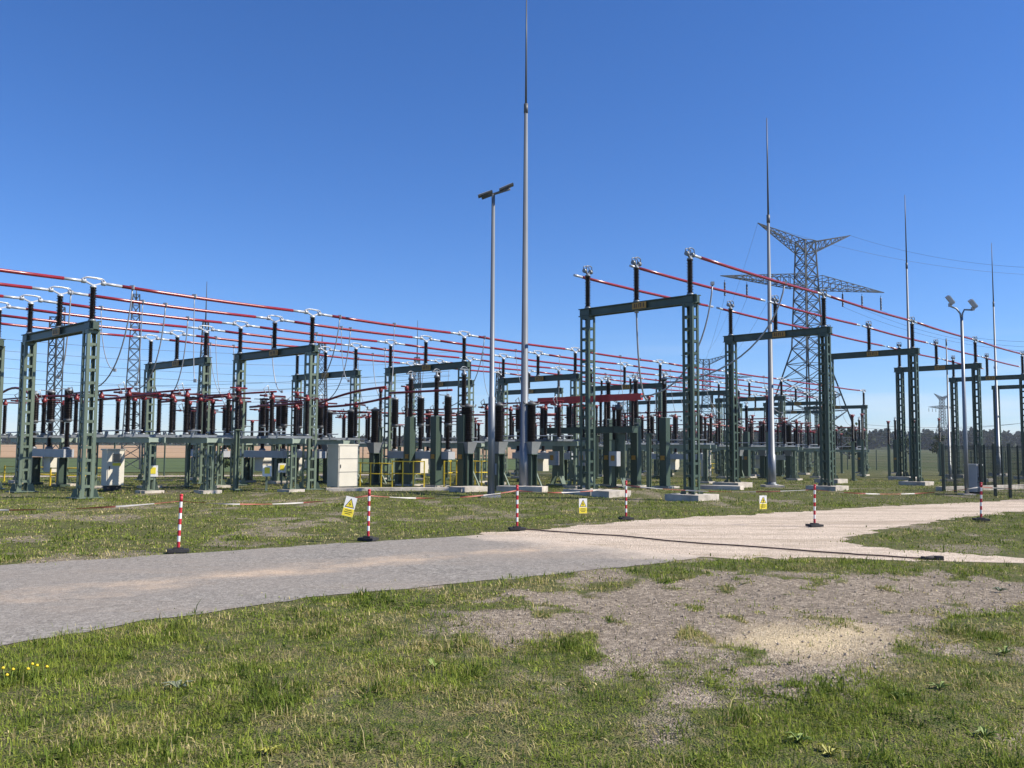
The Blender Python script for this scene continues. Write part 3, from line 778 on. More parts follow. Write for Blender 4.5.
# overhead wires
def oline(p, q, sag, label, r=.02):
    p, q = Vector(p), Vector(q); o = p.copy(); n = 24; pts = []
    for i in range(n + 1):
        t = i / n; pts.append(p + (q - p) * t + Vector((0, 0, -4 * sag * t * (1 - t))) - o)
    mb = MB(); mb.tube(pts, r, 5); tag(mb.build('overhead_wire', M['wire'], None, o), label, 'overhead wire', 'overhead line wires')
cP = py.location.copy(); ax = Vector((math.cos(R(24)), math.sin(R(24)), 0))
def armpt(f_, zf): return cP + ax * (HP * f_) + Vector((0, 0, HP * zf))
tgt = [(armpt(.25, .985), at_Y(1090, 268, 110), 1.5, 'thin earth wire from the big pylon\'s top arm over the floodlights'),
       (armpt(-.25, .985), at_Y(1090, 276, 120), 2.0, 'thin earth wire crossing over the floodlights, lower one of two'),
       (armpt(.42, .67), at_Y(1090, 338, 100), 2.0, 'line wire leaving the big pylon\'s outer arm towards the fence'),
       (armpt(.31, .67), at_Y(1090, 346, 104), 2.0, 'line wire leaving the big pylon\'s middle arm towards the fence'),
       (armpt(.2, .67), at_Y(1090, 352, 108), 2.0, 'line wire leaving the big pylon\'s inner arm towards the fence'),
       (armpt(-.2, .67), at_Y(707, 372, 262), 3, 'line wire from big pylon\'s inner arm to the distant pylon'),
       (armpt(-.31, .67), at_Y(700, 374, 262), 3, 'line wire from big pylon\'s middle arm to the distant pylon'),
       (armpt(-.42, .67), at_Y(694, 376, 262), 3, 'line wire from big pylon\'s outer arm to the distant pylon'),
       (armpt(-.25, .985), at_Y(707, 352, 262), 3, 'thin earth wire from big pylon\'s top arm to the distant pylon')]
for a, b, s_, l in tgt: oline(a, b, s_, l, .016)
for i, (y0, y1, Y0, Y1) in enumerate([(333, 352, 90, 130), (345, 362, 92, 132), (352, 375, 95, 130), (362, 381, 100, 135), (372, 386, 100, 140), (380, 371, 120, 100), (392, 376, 125, 100), (400, 390, 125, 110)]):
    oline(at_Y(-60, y0, Y0), at_Y(450, y1, Y1), 1.2, '%s overhead wire of the bundle crossing the sky left of the breaker' % ['top', 'second highest', 'third highest', 'fourth highest', 'fifth highest', 'sixth highest', 'seventh highest', 'lowest'][i], .022)
for i, y in enumerate((424, 431, 420)):
    oline(at_Y(860, y + 4, 440), at_Y(1100, y - 14 + i * 3, 400), 4, ['faint far wire above the trees by the fence', 'lowest faint far wire above the trees by the fence', 'highest faint far wire above the trees by the fence'][i], .07)

# ------------------------------------------------------------------ striped barrier posts, tape, signs, hose
def make_post():
    root = empty('barrier_post')
    b = MB(); b.box((0, 0, .025), (.34, .22, .05)); b.box((0, 0, .062), (.16, .12, .026)); b.build('foot', M['rubber'], root)
    pb = MB(); n = 9; hh = (.93 - .08) / n
    for i in range(n):
        pb.cur = i % 2; pb.tube([(0, 0, .08 + i * hh), (0, 0, .08 + (i + 1) * hh)], .026, 10, cap=(i == n - 1))
    pb.build('striped_pole', [M['pred'], M['pwhite']], root)
    MB().lathe([(.027, .931), (.03, .935), (.03, .955), (.015, .965)], (0, 0, 0), 10).build('cap', M['pred'], root)
    return root
protoP = make_post(); cmP = children_map()
pp = [(-150, 560, 'striped barrier post beyond the left edge'), (178, 553, 'red and white barrier post at the road edge, nearest and leftmost'), (368, 541, 'red and white barrier post right of the leaning yellow sign'),
      (517, 530.5, 'red and white barrier post where asphalt meets the gravel track'), (626, 520, 'red and white barrier post set back on the grass, by the first tall portal'),
      (814.5, 527, 'red and white barrier post in the gravel fork, under the second tall portal'), (981, 521, 'red and white barrier post in front of the small grey cabinet')]
PP = []
for i, (x, y, l) in enumerate(pp):
    g = ground(x, y); PP.append(g)
    if i == 0: continue
    o = place(protoP, cmP, g, R(random.uniform(-25, 25)), l, 'barrier post', 'red and white barrier posts')
    o.location.z = .015; o.rotation_euler = (R(random.uniform(-1.5, 1.5)), R(random.uniform(-2, 2)), o.rotation_euler.z)
PP.append(ground(1120, 515))
def tape(p, q, sag, label, zp=.86, zq=.86):
    p = Vector((p.x, p.y, zp)); q = Vector((q.x, q.y, zq)); o = p.copy(); mb = MB(); L = (q - p).length; n = max(24, int(L / .25))
    prev = None; side = (q - p).normalized().cross(Vector((0, 0, 1)))
    for i in range(n + 1):
        t = i / n; c = p + (q - p) * t + Vector((0, 0, -4 * sag * t * (1 - t))) - o
        a = R(70) * math.sin(t * 9 + p.x) ; w = Vector((0, 0, 1)) * math.cos(a) + side * math.sin(a)
        cur = (c - w * .014, c + w * .014)
        if prev: mb.cur = int(t * L / .55) % 2; mb.quad(prev[0], cur[0], cur[1], prev[1])
        prev = cur
    tag(mb.build('barrier_tape', [M['tred'], M['tapew']], None, o), label, 'barrier tape', 'red and white barrier tapes')
    return lambda t: p + (q - p) * t + Vector((0, 0, -4 * sag * t * (1 - t)))
TP = []
tl_ = ['sagging red and white tape leaving the leftmost post towards the left edge', 'sagging red and white tape below the second front portal, ending at the leaning sign',
       'sagging red and white tape passing in front of the lamp post', 'sagging red and white tape carrying the upright yellow sign before the first tall portal',
       'sagging red and white tape carrying the yellow sign left of the gravel fork', 'red and white tape across the gravel track', 'red and white tape running out at the right edge']
for i in range(7): TP.append(tape(PP[i], PP[i + 1], (.12, .1, .10, .10, .10, .14, .1)[i], tl_[i]))
def warn_sign(p, tilt, label, w=.21, h=.37):
    root = empty('warning_sign', p, R(random.uniform(14, 26))); root.rotation_euler = (0, tilt, root.rotation_euler.z)
    b = MB(); b.box((0, 0, -h / 2), (w, .006, h)); b.build('board', M['swhite'], root)
    b = MB(); b.box((0, -.0045, -h * .79), (w * .98, .003, h * .40)); b.build('text_panel', M['syellow'], root)
    t = MB(); a, bb, c = (-w * .42, -.005, -h * .54), (w * .42, -.005, -h * .54), (0, -.005, -h * .07)
    t.add([a, bb, c, (a[0], -.003, a[2]), (bb[0], -.003, bb[2]), (0, -.003, c[2])], [(0, 1, 2), (5, 4, 3), (0, 3, 4, 1), (1, 4, 5, 2), (2, 5, 3, 0)])
    tri = t.build('hazard_triangle', M['black'], root)
    t = MB(); a, bb, c = (-w * .33, -.008, -h * .51), (w * .33, -.008, -h * .51), (0, -.008, -h * .145)
    t.add([a, bb, c, (a[0], -.0055, a[2]), (bb[0], -.0055, bb[2]), (0, -.0055, c[2])], [(0, 1, 2), (5, 4, 3), (0, 3, 4, 1), (1, 4, 5, 2), (2, 5, 3, 0)])
    t.build('triangle_field', M['syellow'], tri)
    z = MB(); z.bar((.012, -.011, -h * .24), (-.018, -.011, -h * .36), .014, .003); z.bar((-.018, -.011, -h * .36), (.016, -.011, -h * .36), .003, .012); z.bar((.016, -.011, -h * .36), (-.006, -.011, -h * .48), .012, .003)
    z.build('lightning_bolt', M['black'], tri)
    z = MB()
    for k, ww in enumerate((.6, .75, .5)): z.box((0, -.0072, -h * (.68 + .09 * k)), (w * ww, .002, .010))
    z.build('text_lines', M['black'], root)
    tag(root, label, 'warning sign', 'yellow electrical hazard signs')
def tape_at(i, px):
    best = min((TP[i](t / 200) for t in range(201)), key=lambda q: abs(512 + F * q.x / q.y - px)); return best
q = at_Y(352, 497, tape_at(1, 351).y - .05); warn_sign(q, R(14), 'yellow electrical hazard sign hanging crooked left of a striped post')
q = at_Y(583, 498.5, tape_at(3, 583).y - .05); warn_sign(q, 0, 'upright yellow electrical hazard sign hanging before the first tall portal', .2, .35)
q = at_Y(763, 495.5, tape_at(4, 763).y - .05); warn_sign(q, 0, 'smallest yellow electrical hazard sign, hanging in front of the second tall portal', .2, .32)
# hose
hp = [(519, 530), (560, 533), (620, 537), (680, 543), (740, 547), (800, 551.5), (860, 556), (900, 558.5), (926, 560)]
pts = [ground(*q) + Vector((0, 0, .025)) for q in hp]; o = pts[0].copy(); sm = []
for i in range(len(pts) - 1):
    for k in range(5):
        t = k / 5; sm.append(pts[i] + (pts[i + 1] - pts[i]) * t + Vector((.02 * math.sin(i * 7 + k), .03 * math.sin(i * 3.1 + k * .9), 0)) - o)
sm.append(pts[-1] - o)
hr = empty('hose', o); MB().tube(sm, .014, 8).build('tube', M['hose'], hr)
e = MB(); e.tube([sm[-2], sm[-1], sm[-1] + Vector((.12, -.02, .02))], .035, 10); e.box(sm[-1] + Vector((.2, -.02, .01)), (.12, .1, .07)); e.build('coupling', M['rubber'], hr)
tag(hr, 'long dark brown hose lying across the gravel track', 'hose')

# ------------------------------------------------------------------ fences
def mesh_fence(p, q, label, h=2.0, step=2.2, posts_last=True):
    p, q = Vector(p), Vector(q); root = empty('mesh_fence', (p.x, p.y, gz(p.y))); d = q - p; d.z = 0; L = d.length; u = d / L; n = max(1, round(L / step))
    for i in range(n + 1):
        a = d * (i / n); MB().box((a.x, a.y, h / 2), (.09, .09, h + .1), math.atan2(u.y, u.x)).build('post', M['fence'], root)
    side = Vector((-u.y, u.x, 0)) * .05
    for i in range(n):
        mb = MB(); a = d * (i / n) + side; b = d * ((i + 1) / n) + side; l = (b - a).length; k = int(l / .085)
        for j in range(k + 1):
            c = a + (b - a) * (j / k); mb.box((c.x, c.y, h / 2 + .03), (.008, .008, h - .08))
        for z in [.1 + .2 * m_ for m_ in range(10)]: mb.bar((a.x, a.y, z), (b.x, b.y, z), .009)
        mb.build('mesh_panel', M['fence'], root)
    tag(root, label, 'fence', 'dark green mesh fences')
C0 = Vector((18.75, 38.4, 0))
mesh_fence(C0, Vector((18.85, 31.4, 0)), 'dark green mesh fence running towards the camera behind the small grey cabinet', 2.0, 1.0)
mesh_fence(C0 + dR * .1, C0 + dR * 13.5, 'dark green mesh fence running away from the fence corner beside the tall portals', 2.0, 1.5)
# perimeter fence: thin posts with wires
def wire_fence(p, q, label, h=2.1, step=3.0):
    p, q = Vector(p), Vector(q); root = empty('perimeter_fence', (p.x, p.y, gz(p.y))); d = q - p; d.z = 0; n = int(d.length / step); z0 = gz(p.y)
    for i in range(n + 1):
        a = d * (i / n); MB().box((a.x, a.y, h / 2 + gz(p.y + a.y) - z0), (.07, .07, h + .2)).build('post', M['dgreen'], root)
    mb = MB()
    for i in range(n):
        a = d * (i / n); b = d * ((i + 1) / n); za = gz(p.y + a.y) - z0; zb = gz(p.y + b.y) - z0
        for k in range(8): mb.bar((a.x, a.y, za + .15 + k * .27), (b.x, b.y, zb + .15 + k * .27), .006)
    mb.build('wire_mesh', M['fence'], root)
    tag(root, label, 'fence', 'thin perimeter fences')
F0 = B1 + nL * 23 - dL * 14
wire_fence(F0, F0 + dL * 60, 'thin green perimeter fence before the tan field on the left')
wire_fence(F0 + dL * 60, F0 + dL * 100, 'thin green perimeter fence far behind the tall portals')
wire_fence(F0 + dL * 100, F0 + dL * 100 - nL * 60, 'thin green perimeter fence before the dark tree line on the right')

# ------------------------------------------------------------------ numpy noise
def _h(ix, iy, s):
    n = (ix.astype(np.int64) * 374761393 + iy.astype(np.int64) * 668265263 + s * 974711) & 0x7fffffff
    n = ((n ^ (n >> 13)) * 1274126177) & 0x7fffffff
    return ((n ^ (n >> 16)) & 0xffff) / 65535.0
def vnoise(x, y, s=0):
    ix = np.floor(x); iy = np.floor(y); fx = x - ix; fy = y - iy; fx = fx * fx * (3 - 2 * fx); fy = fy * fy * (3 - 2 * fy)
    a = _h(ix, iy, s); b = _h(ix + 1, iy, s); c = _h(ix, iy + 1, s); d = _h(ix + 1, iy + 1, s)
    return (a * (1 - fx) + b * fx) * (1 - fy) + (c * (1 - fx) + d * fx) * fy
def fbm(x, y, s=0, o=4):
    v = 0; a = .5; t = 0
    for k in range(o): v = v + a * vnoise(x * 2 ** k, y * 2 ** k, s + k * 17); t += a; a *= .5
    return v / t
def inside(x, y, poly):
    c = np.zeros(x.shape, bool); n = len(poly)
    for i in range(n):
        x0, y0 = poly[i]; x1, y1 = poly[(i + 1) % n]
        if y0 == y1: continue
        m = ((y0 > y) != (y1 > y)) & (x < (x1 - x0) * (y - y0) / (y1 - y0) + x0); c ^= m
    return c
def edist(x, y, poly):
    d = np.full(x.shape, 1e9); n = len(poly)
    for i in range(n):
        ax, ay = poly[i]; bx, by = poly[(i + 1) % n]; dx, dy = bx - ax, by - ay; L2 = dx * dx + dy * dy + 1e-12
        t = np.clip(((x - ax) * dx + (y - ay) * dy) / L2, 0, 1); d = np.minimum(d, np.hypot(x - ax - t * dx, y - ay - t * dy))
    return np.where(inside(x, y, poly), d, -d)
def gpoly(px): return [(ground(*q).x, ground(*q).y) for q in px]
road_px = [(-500, 606), (0, 566), (150, 556), (300, 546), (400, 540), (480, 535), (520, 536), (560, 541), (620, 549), (700, 556), (700, 558.5), (640, 565.5), (540, 575.5), (440, 586), (300, 599), (150, 622), (0, 646), (-500, 760)]
track_px = [(480, 534), (520, 531), (580, 526), (640, 520.5), (700, 517.5), (760, 514), (870, 507), (960, 503), (1024, 499.5), (1300, 488), (1300, 494), (1024, 511), (960, 518), (905, 526), (850, 537), (842, 541), (860, 546), (930, 552.5), (1024, 557), (1400, 566), (1400, 574), (1024, 563.5), (900, 560.5), (800, 558.5), (700, 558.5), (620, 552), (540, 541)]
ROAD = gpoly(road_px); TRACK = gpoly(track_px)
bare_px = [[(455, 628), (500, 598), (600, 586), (700, 577), (800, 574), (960, 578), (1060, 588), (1060, 604), (960, 612), (900, 634), (860, 664), (800, 682), (740, 678), (690, 660), (600, 650), (520, 650), (470, 644)],
           [(620, 706), (680, 700), (730, 712), (710, 735), (640, 738)], [(360, 640), (430, 628), (500, 640), (480, 668), (400, 662)], [(-60, 735), (40, 700), (110, 690), (70, 715), (0, 745)],
           [(470, 690), (540, 680), (560, 700), (500, 712)], [(120, 655), (180, 648), (190, 660), (140, 664)], [(250, 520), (340, 517), (350, 524), (230, 527)], [(540, 524), (640, 519), (700, 517), (690, 526), (600, 527)]]
BARE = [gpoly(b) for b in bare_px]
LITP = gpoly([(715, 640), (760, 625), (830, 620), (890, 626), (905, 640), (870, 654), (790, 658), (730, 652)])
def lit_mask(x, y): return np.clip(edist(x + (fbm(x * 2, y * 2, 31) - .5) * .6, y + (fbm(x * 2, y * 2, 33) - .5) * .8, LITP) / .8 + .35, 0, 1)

WQ = ground(60, 655)
def bare_mask(x, y):
    jx = x + (fbm(x * 1.1, y * 1.1, 3) - .5) * 1.2; jy = y + (fbm(x * 1.1, y * 1.1, 5) - .5) * 1.8
    m = np.zeros(x.shape)
    for i, b in enumerate(BARE):
        d = edist(jx, jy, b); m = np.maximum(m, np.clip(d / (1.3 if i == 0 else .8) + (.75 if i == 0 else .5), 0, 1) * (1 if i == 0 else .45 if i == 2 else .68))
    n = fbm(x * .75, y * .55, 21, 4)
    core = np.clip(edist(x, y, BARE[0]) / 1.6, 0, 1)
    m = m * np.clip(1.1 - np.clip((fbm(x * 2.9, y * 2.0, 9, 3) - .50 - .10 * core) * 6, 0, 1.0), 0, 1)
    m = np.maximum(m, lit_mask(x, y))
    wild = np.clip((n - .54) * 6, 0, .68) * np.clip((np.hypot(x - WQ.x, y - WQ.y) - 1.5) / 2, 0, 1) * np.where(y < 14, 1, .8)
    m = np.maximum(m, wild)
    for P_ in (ROAD, TRACK):
        m = np.maximum(m, np.clip(1 + edist(x, y, P_) / .2, 0, 1) * .3)
    return np.clip(m, 0, 1)
# ------------------------------------------------------------------ ground
def axis(lo, f0, f1, hi, step):
    fine = list(np.arange(f0, f1, step)); a = [fine[0]]; s_ = step
    while a[-1] > lo: s_ = min(s_ * 1.25, 80); a.append(a[-1] - s_)
    b = [fine[-1]]; s_ = step
    while b[-1] < hi: s_ = min(s_ * 1.12, 80); b.append(b[-1] + s_)
    return np.array(sorted(set(a[1:] + fine + b[1:])))
xs = axis(-1500, -13, 15, 1500, .13); ys = axis(-60, 3.2, 21, 1600, .12)
X, Y = np.meshgrid(xs, ys); nx, ny = len(xs), len(ys)
gzv = np.vectorize(gz); Z = np.broadcast_to(gzv(ys)[:, None], X.shape).copy()
near = (np.abs(X) < 60) & (Y < 120)
bm_ = np.zeros(X.shape); bm_[near] = bare_mask(X[near], Y[near])
hard = np.zeros(X.shape); 
for P_ in (ROAD, TRACK):
    hh = np.zeros(X.shape); hh[near] = np.clip(edist(X[near], Y[near], P_) / .6 + 1.3, 0, 1); hard = np.maximum(hard, hh)
bumps = (fbm(X * .9, Y * .9, 41) - .5) * .10 + (fbm(X * 4, Y * 4, 43) - .5) * .035
Z = Z + np.where(near & (Y < 34), (bumps - .012 * bm_) * (1 - hard) - hard * .002, 0)
def hgt(x, y):
    h_ = np.zeros(x.shape)
    for P_ in (ROAD, TRACK): h_ = np.maximum(h_, np.clip(edist(x, y, P_) / .6 + 1.3, 0, 1))
    b = (fbm(x * .9, y * .9, 41) - .5) * .10 + (fbm(x * 4, y * 4, 43) - .5) * .035
    return gzv(y) + np.where(y < 34, b * (1 - h_) - h_ * .002, 0), h_
def grid_mesh(name, X, Y, Z, mats, attrs):
    ny, nx = X.shape; me = bpy.data.meshes.new(name)
    co = np.stack([X, Y, Z], -1).reshape(-1, 3).astype(np.float32)
    i = np.arange(ny - 1)[:, None] * nx + np.arange(nx - 1)[None, :]
    q = np.stack([i, i + 1, i + nx + 1, i + nx], -1).reshape(-1, 4)
    me.vertices.add(len(co)); me.vertices.foreach_set('co', co.ravel())
    me.loops.add(q.size); me.loops.foreach_set('vertex_index', q.ravel().astype(np.int32))
    me.polygons.add(len(q)); me.polygons.foreach_set('loop_start', np.arange(0, q.size, 4, dtype=np.int32)); me.polygons.foreach_set('loop_total', np.full(len(q), 4, np.int32))
    me.update(); me.validate()
    me.polygons.foreach_set('use_smooth', np.ones(len(q), bool))
    for k, v in attrs.items():
        a = me.attributes.new(k, 'FLOAT', 'POINT'); a.data.foreach_set('value', v.ravel().astype(np.float32))
    for m in mats: me.materials.append(m)
    o = bpy.data.objects.new(name, me); COL.objects.link(o); return o

class NT:
    def __init__(s, name):
        s.m = bpy.data.materials.new(name); s.m.use_nodes = True; s.t = s.m.node_tree; s.b = s.t.nodes['Principled BSDF']
        s.b.inputs['Roughness'].default_value = .95; s.b.inputs['Specular IOR Level'].default_value = .15
        s.geo = s.t.nodes.new('ShaderNodeNewGeometry').outputs['Position']
    def n(s, kind, **kw):
        x = s.t.nodes.new(kind)
        for k, v in kw.items(): setattr(x, k, v)
        return x
    def L(s, a, b): s.t.links.new(a, b)
    def noise(s, scale, detail=4, rough=.6, stretch=None, out='Fac'):
        x = s.n('ShaderNodeTexNoise'); x.inputs['Scale'].default_value = scale; x.inputs['Detail'].default_value = detail; x.inputs['Roughness'].default_value = rough
        src = s.geo
        if stretch:
            mp = s.n('ShaderNodeMapping'); mp.inputs['Scale'].default_value = stretch[:3]; mp.inputs['Rotation'].default_value = (0, 0, stretch[3] if len(stretch) > 3 else 0); s.L(src, mp.inputs['Vector']); src = mp.outputs['Vector']
        s.L(src, x.inputs['Vector']); return x.outputs[out]
    def ramp(s, f, *st):
        r = s.n('ShaderNodeValToRGB'); el = r.color_ramp.elements
        while len(el) < len(st): el.new(.5)
        for e_, (p_, c_) in zip(el, st): e_.position = p_; e_.color = (*c_, 1) if len(c_) == 3 else c_
        s.L(f, r.inputs['Fac']); return r.outputs['Color']
    def mix(s, f, a, b, mode='MIX'):
        x = s.n('ShaderNodeMix', data_type='RGBA', blend_type=mode)
        for sock, v in ((x.inputs[0], f), (x.inputs[6], a), (x.inputs[7], b)):
            if hasattr(v, 'links') or hasattr(v, 'is_linked'): s.L(v, sock)
            else: sock.default_value = v if not isinstance(v, tuple) else (*v, 1)
        return x.outputs[2]
    def attr(s, name): a = s.n('ShaderNodeAttribute'); a.attribute_name = name; return a.outputs['Fac']
    def math(s, op, a, b=None, clamp=False):
        x = s.n('ShaderNodeMath', operation=op, use_clamp=clamp)
        for i, v in enumerate((a, b)):
            if v is None: continue
            if hasattr(v, 'is_linked'): s.L(v, x.inputs[i])
            else: x.inputs[i].default_value = v
        return x.outputs[0]
    def bump(s, h, strength, dist):
        b = s.n('ShaderNodeBump'); b.inputs['Strength'].default_value = strength; b.inputs['Distance'].default_value = dist; s.L(h, b.inputs['Height']); s.L(b.outputs['Normal'], s.b.inputs['Normal'])
    def out(s, c): s.L(c, s.b.inputs['Base Color']); return s.m
def speck(t, scale):
    v = t.n('ShaderNodeTexVoronoi'); v.inputs['Scale'].default_value = scale; t.L(t.geo, v.inputs['Vector']); return v
# ground: soil / turf / bare gravel
t = NT('grassland_soil')
turf = t.mix(t.noise(.35, 5), (.075, .095, .03), (.15, .135, .055))
turf = t.mix(t.ramp(t.noise(2.2, 6, .7), (.35, (0, 0, 0)), (.7, (1, 1, 1))), turf, (.19, .16, .085))
turf = t.mix(t.ramp(t.noise(9, 5, .7), (.4, (0, 0, 0)), (.65, (1, 1, 1))), turf, (.055, .085, .02))
v = speck(t, 60); v3 = speck(t, 24)
grav = t.mix(t.noise(1.1, 5, .65), (.135, .114, .086), (.36, .295, .213))
grav = t.mix(.55, grav, t.ramp(v.outputs['Color'], (.15, (.095, .078, .06)), (.5, (.25, .208, .156)), (.85, (.52, .45, .35))))
grav = t.mix(.45, grav, t.ramp(v3.outputs['Color'], (.15, (.085, .07, .054)), (.5, (.24, .198, .148)), (.9, (.60, .52, .41))))
grav = t.mix(t.ramp(t.noise(3.2, 5, .7), (.48, (0, 0, 0)), (.64, (.6, .6, .6))), grav, (.19, .16, .122))
grav = t.mix(t.math('MULTIPLY', t.attr('sand'), .75), grav, t.mix(v.outputs['Color'], (.46, .36, .21), (.85, .71, .45)))  # pale sand, with its sunlit brightness put into the colour
bare = t.math('ADD', t.attr('bare'), t.math('MULTIPLY', t.math('SUBTRACT', t.noise(5, 6, .7), .5), .7)); bare = t.ramp(bare, (.38, (0, 0, 0)), (.62, (1, 1, 1)))
far = t.ramp(t.noise(.012, 4, .6, (1, 3, 1)), (.4, (.055, .075, .028)), (.6, (.085, .09, .045)))
c = t.mix(bare, turf, grav); c = t.mix(t.attr('far'), c, far)
hh = t.math('ADD', t.noise(30, 4), t.math('MULTIPLY', v.outputs['Distance'], 1.2)); hh = t.math('ADD', hh, t.math('MULTIPLY', t.noise(9, 5, .7), 1.6)); t.bump(hh, .6, .03)
MG = t.out(c)
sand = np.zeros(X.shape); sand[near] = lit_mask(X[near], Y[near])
farm = np.clip((Y - 70) / 40, 0, 1)
g = grid_mesh('ground', X, Y, Z, [MG], dict(bare=bm_, sand=sand, far=farm)); tag(g, 'patchy grassland ground around the switchyard', None, None, 'structure')
# road & track sheets
def sheet(name, poly, z, m, jit, label, cell=.28, s=0):
    # dense outline with irregular edge
    pts = []
    n = len(poly)
    for i in range(n):
        a = np.array(poly[i]); b = np.array(poly[(i + 1) % n]); L_ = np.hypot(*(b - a)); k = max(1, int(L_ / .12)) if min(a[1], b[1]) < 40 and L_ < 40 else max(1, int(L_ / .5))
        for j in range(k): pts.append(a + (b - a) * j / k)
    pts = np.array(pts); jx = (fbm(pts[:, 0] * 2.2, pts[:, 1] * 2.2, 51 + s) - .5) * jit * 2; jy = (fbm(pts[:, 0] * 2.2, pts[:, 1] * 2.2, 53 + s) - .5) * jit * 2
    pts[:, 0] += jx; pts[:, 1] += jy
    from mathutils.geometry import tessellate_polygon
    vs = [Vector((p_[0], p_[1], 0)) for p_ in pts]; tris = tessellate_polygon([vs])
    me = bpy.data.meshes.new(name); me.from_pydata([(v_.x, v_.y, gz(v_.y) + z) for v_ in vs], [], [tuple(t_) for t_ in tris]); me.materials.append(m); me.update()
    up = [p_ for p_ in me.polygons if p_.normal.z < 0]
    if up: me.flip_normals()
    o = bpy.data.objects.new(name, me); COL.objects.link(o); tag(o, label, None, None, 'structure'); return o
t = NT('worn_asphalt'); v = speck(t, 45); v2 = speck(t, 22)
c = t.mix(t.noise(.6, 6, .65), (.165, .158, .142), (.235, .222, .198))
c = t.mix(.5, c, t.ramp(v.outputs['Color'], (.1, (.09, .078, .065)), (.5, (.232, .218, .193)), (.9, (.47, .445, .40))))
c = t.mix(.4, c, t.ramp(v2.outputs['Color'], (.1, (.12, .112, .10)), (.5, (.24, .225, .2)), (.9, (.44, .415, .37))))
c = t.mix(t.ramp(t.noise(.22, 6, .7), (.42, (0, 0, 0)), (.6, (.55, .55, .55))), c, (.27, .24, .205))
ck = t.n('ShaderNodeTexVoronoi', feature='DISTANCE_TO_EDGE'); ck.inputs['Scale'].default_value = .55
wv = t.n('ShaderNodeMix', data_type='VECTOR'); wv.inputs[0].default_value = .35; t.L(t.geo, wv.inputs[4]); t.L(t.noise(1.5, 4, .6, None, 'Color'), wv.inputs[5]); t.L(wv.outputs[1], ck.inputs['Vector'])
c = t.mix(t.ramp(ck.outputs['Distance'], (0, (.3, .3, .3)), (.012, (0, 0, 0))), c, (.10, .09, .075))
c = t.mix(t.ramp(t.noise(.9, 5, .6, (.16, 1.0, 1, R(-14))), (.52, (0, 0, 0)), (.75, (.45, .45, .45))), c, (.36, .29, .22))
c = t.mix(t.ramp(t.noise(3.5, 4, .7), (.55, (0, 0, 0)), (.75, (.5, .5, .5))), c, (.17, .165, .16))
a_, b_ = ground(40, 594), ground(480, 553); nn = Vector((-(b_.y - a_.y), b_.x - a_.x, 0)).normalized(); cc = nn.dot(a_)
dp = t.n('ShaderNodeVectorMath', operation='DOT_PRODUCT'); t.L(t.geo, dp.inputs[0]); dp.inputs[1].default_value = nn
off = t.math('ABSOLUTE', t.math('ADD', t.math('SUBTRACT', dp.outputs['Value'], cc), t.math('MULTIPLY', t.math('SUBTRACT', t.noise(.6, 5, .7), .5), 2.2)))
st_ = t.math('MULTIPLY', t.math('SUBTRACT', 1.0, t.math('MULTIPLY', off, 1.5), True), t.math('MULTIPLY', t.ramp(t.noise(.7, 6, .7), (.38, (0, 0, 0)), (.62, (1, 1, 1))), .85), True)
c = t.mix(st_, c, t.mix(v.outputs['Color'], (.40, .30, .21), (.62, .49, .36)))
ea, eb = ground(470, 533), ground(690, 559); en = Vector((-(eb.y - ea.y), eb.x - ea.x, 0)).normalized()
dq = t.n('ShaderNodeVectorMath', operation='DOT_PRODUCT'); t.L(t.geo, dq.inputs[0]); dq.inputs[1].default_value = en
ed_ = t.math('ADD', t.math('SUBTRACT', dq.outputs['Value'], en.dot(ea)), t.math('MULTIPLY', t.math('SUBTRACT', t.noise(.9, 6, .75), .5), 3.5))
ef = t.math('ADD', t.math('MULTIPLY', ed_, .8), .75, True)
c = t.mix(t.math('MULTIPLY', ef, .9), c, t.mix(v.outputs['Color'], (.40, .33, .26), (.66, .57, .46)))
t.bump(v.outputs['Distance'], .35, .012); MR = t.out(c)
t = NT('sandy_gravel'); v = speck(t, 40)
c = t.mix(t.noise(.8, 6, .65), (.50, .42, .335), (.64, .545, .435))
c = t.mix(.62, c, t.ramp(v.outputs['Color'], (.1, (.32, .25, .185)), (.5, (.64, .53, .415)), (.9, (.82, .73, .61))))
c = t.mix(t.ramp(t.noise(1.1, 5, .65, (.22, 1.5, 1, R(12))), (.45, (0, 0, 0)), (.62, (.85, .85, .85))), c, (.42, .345, .26))
c = t.mix(t.ramp(t.noise(2.6, 6, .75), (.52, (0, 0, 0)), (.66, (.7, .7, .7))), c, (.34, .285, .205))
t.bump(t.math('ADD', v.outputs['Distance'], t.noise(4, 5)), .6, .04); MT = t.out(c)
road = sheet('road', ROAD, .005, MR, .16, 'worn grey asphalt road crossing from the left')
track = sheet('gravel_track', TRACK, .0025, MT, .42, 'sandy gravel track forking to the right', s=9)
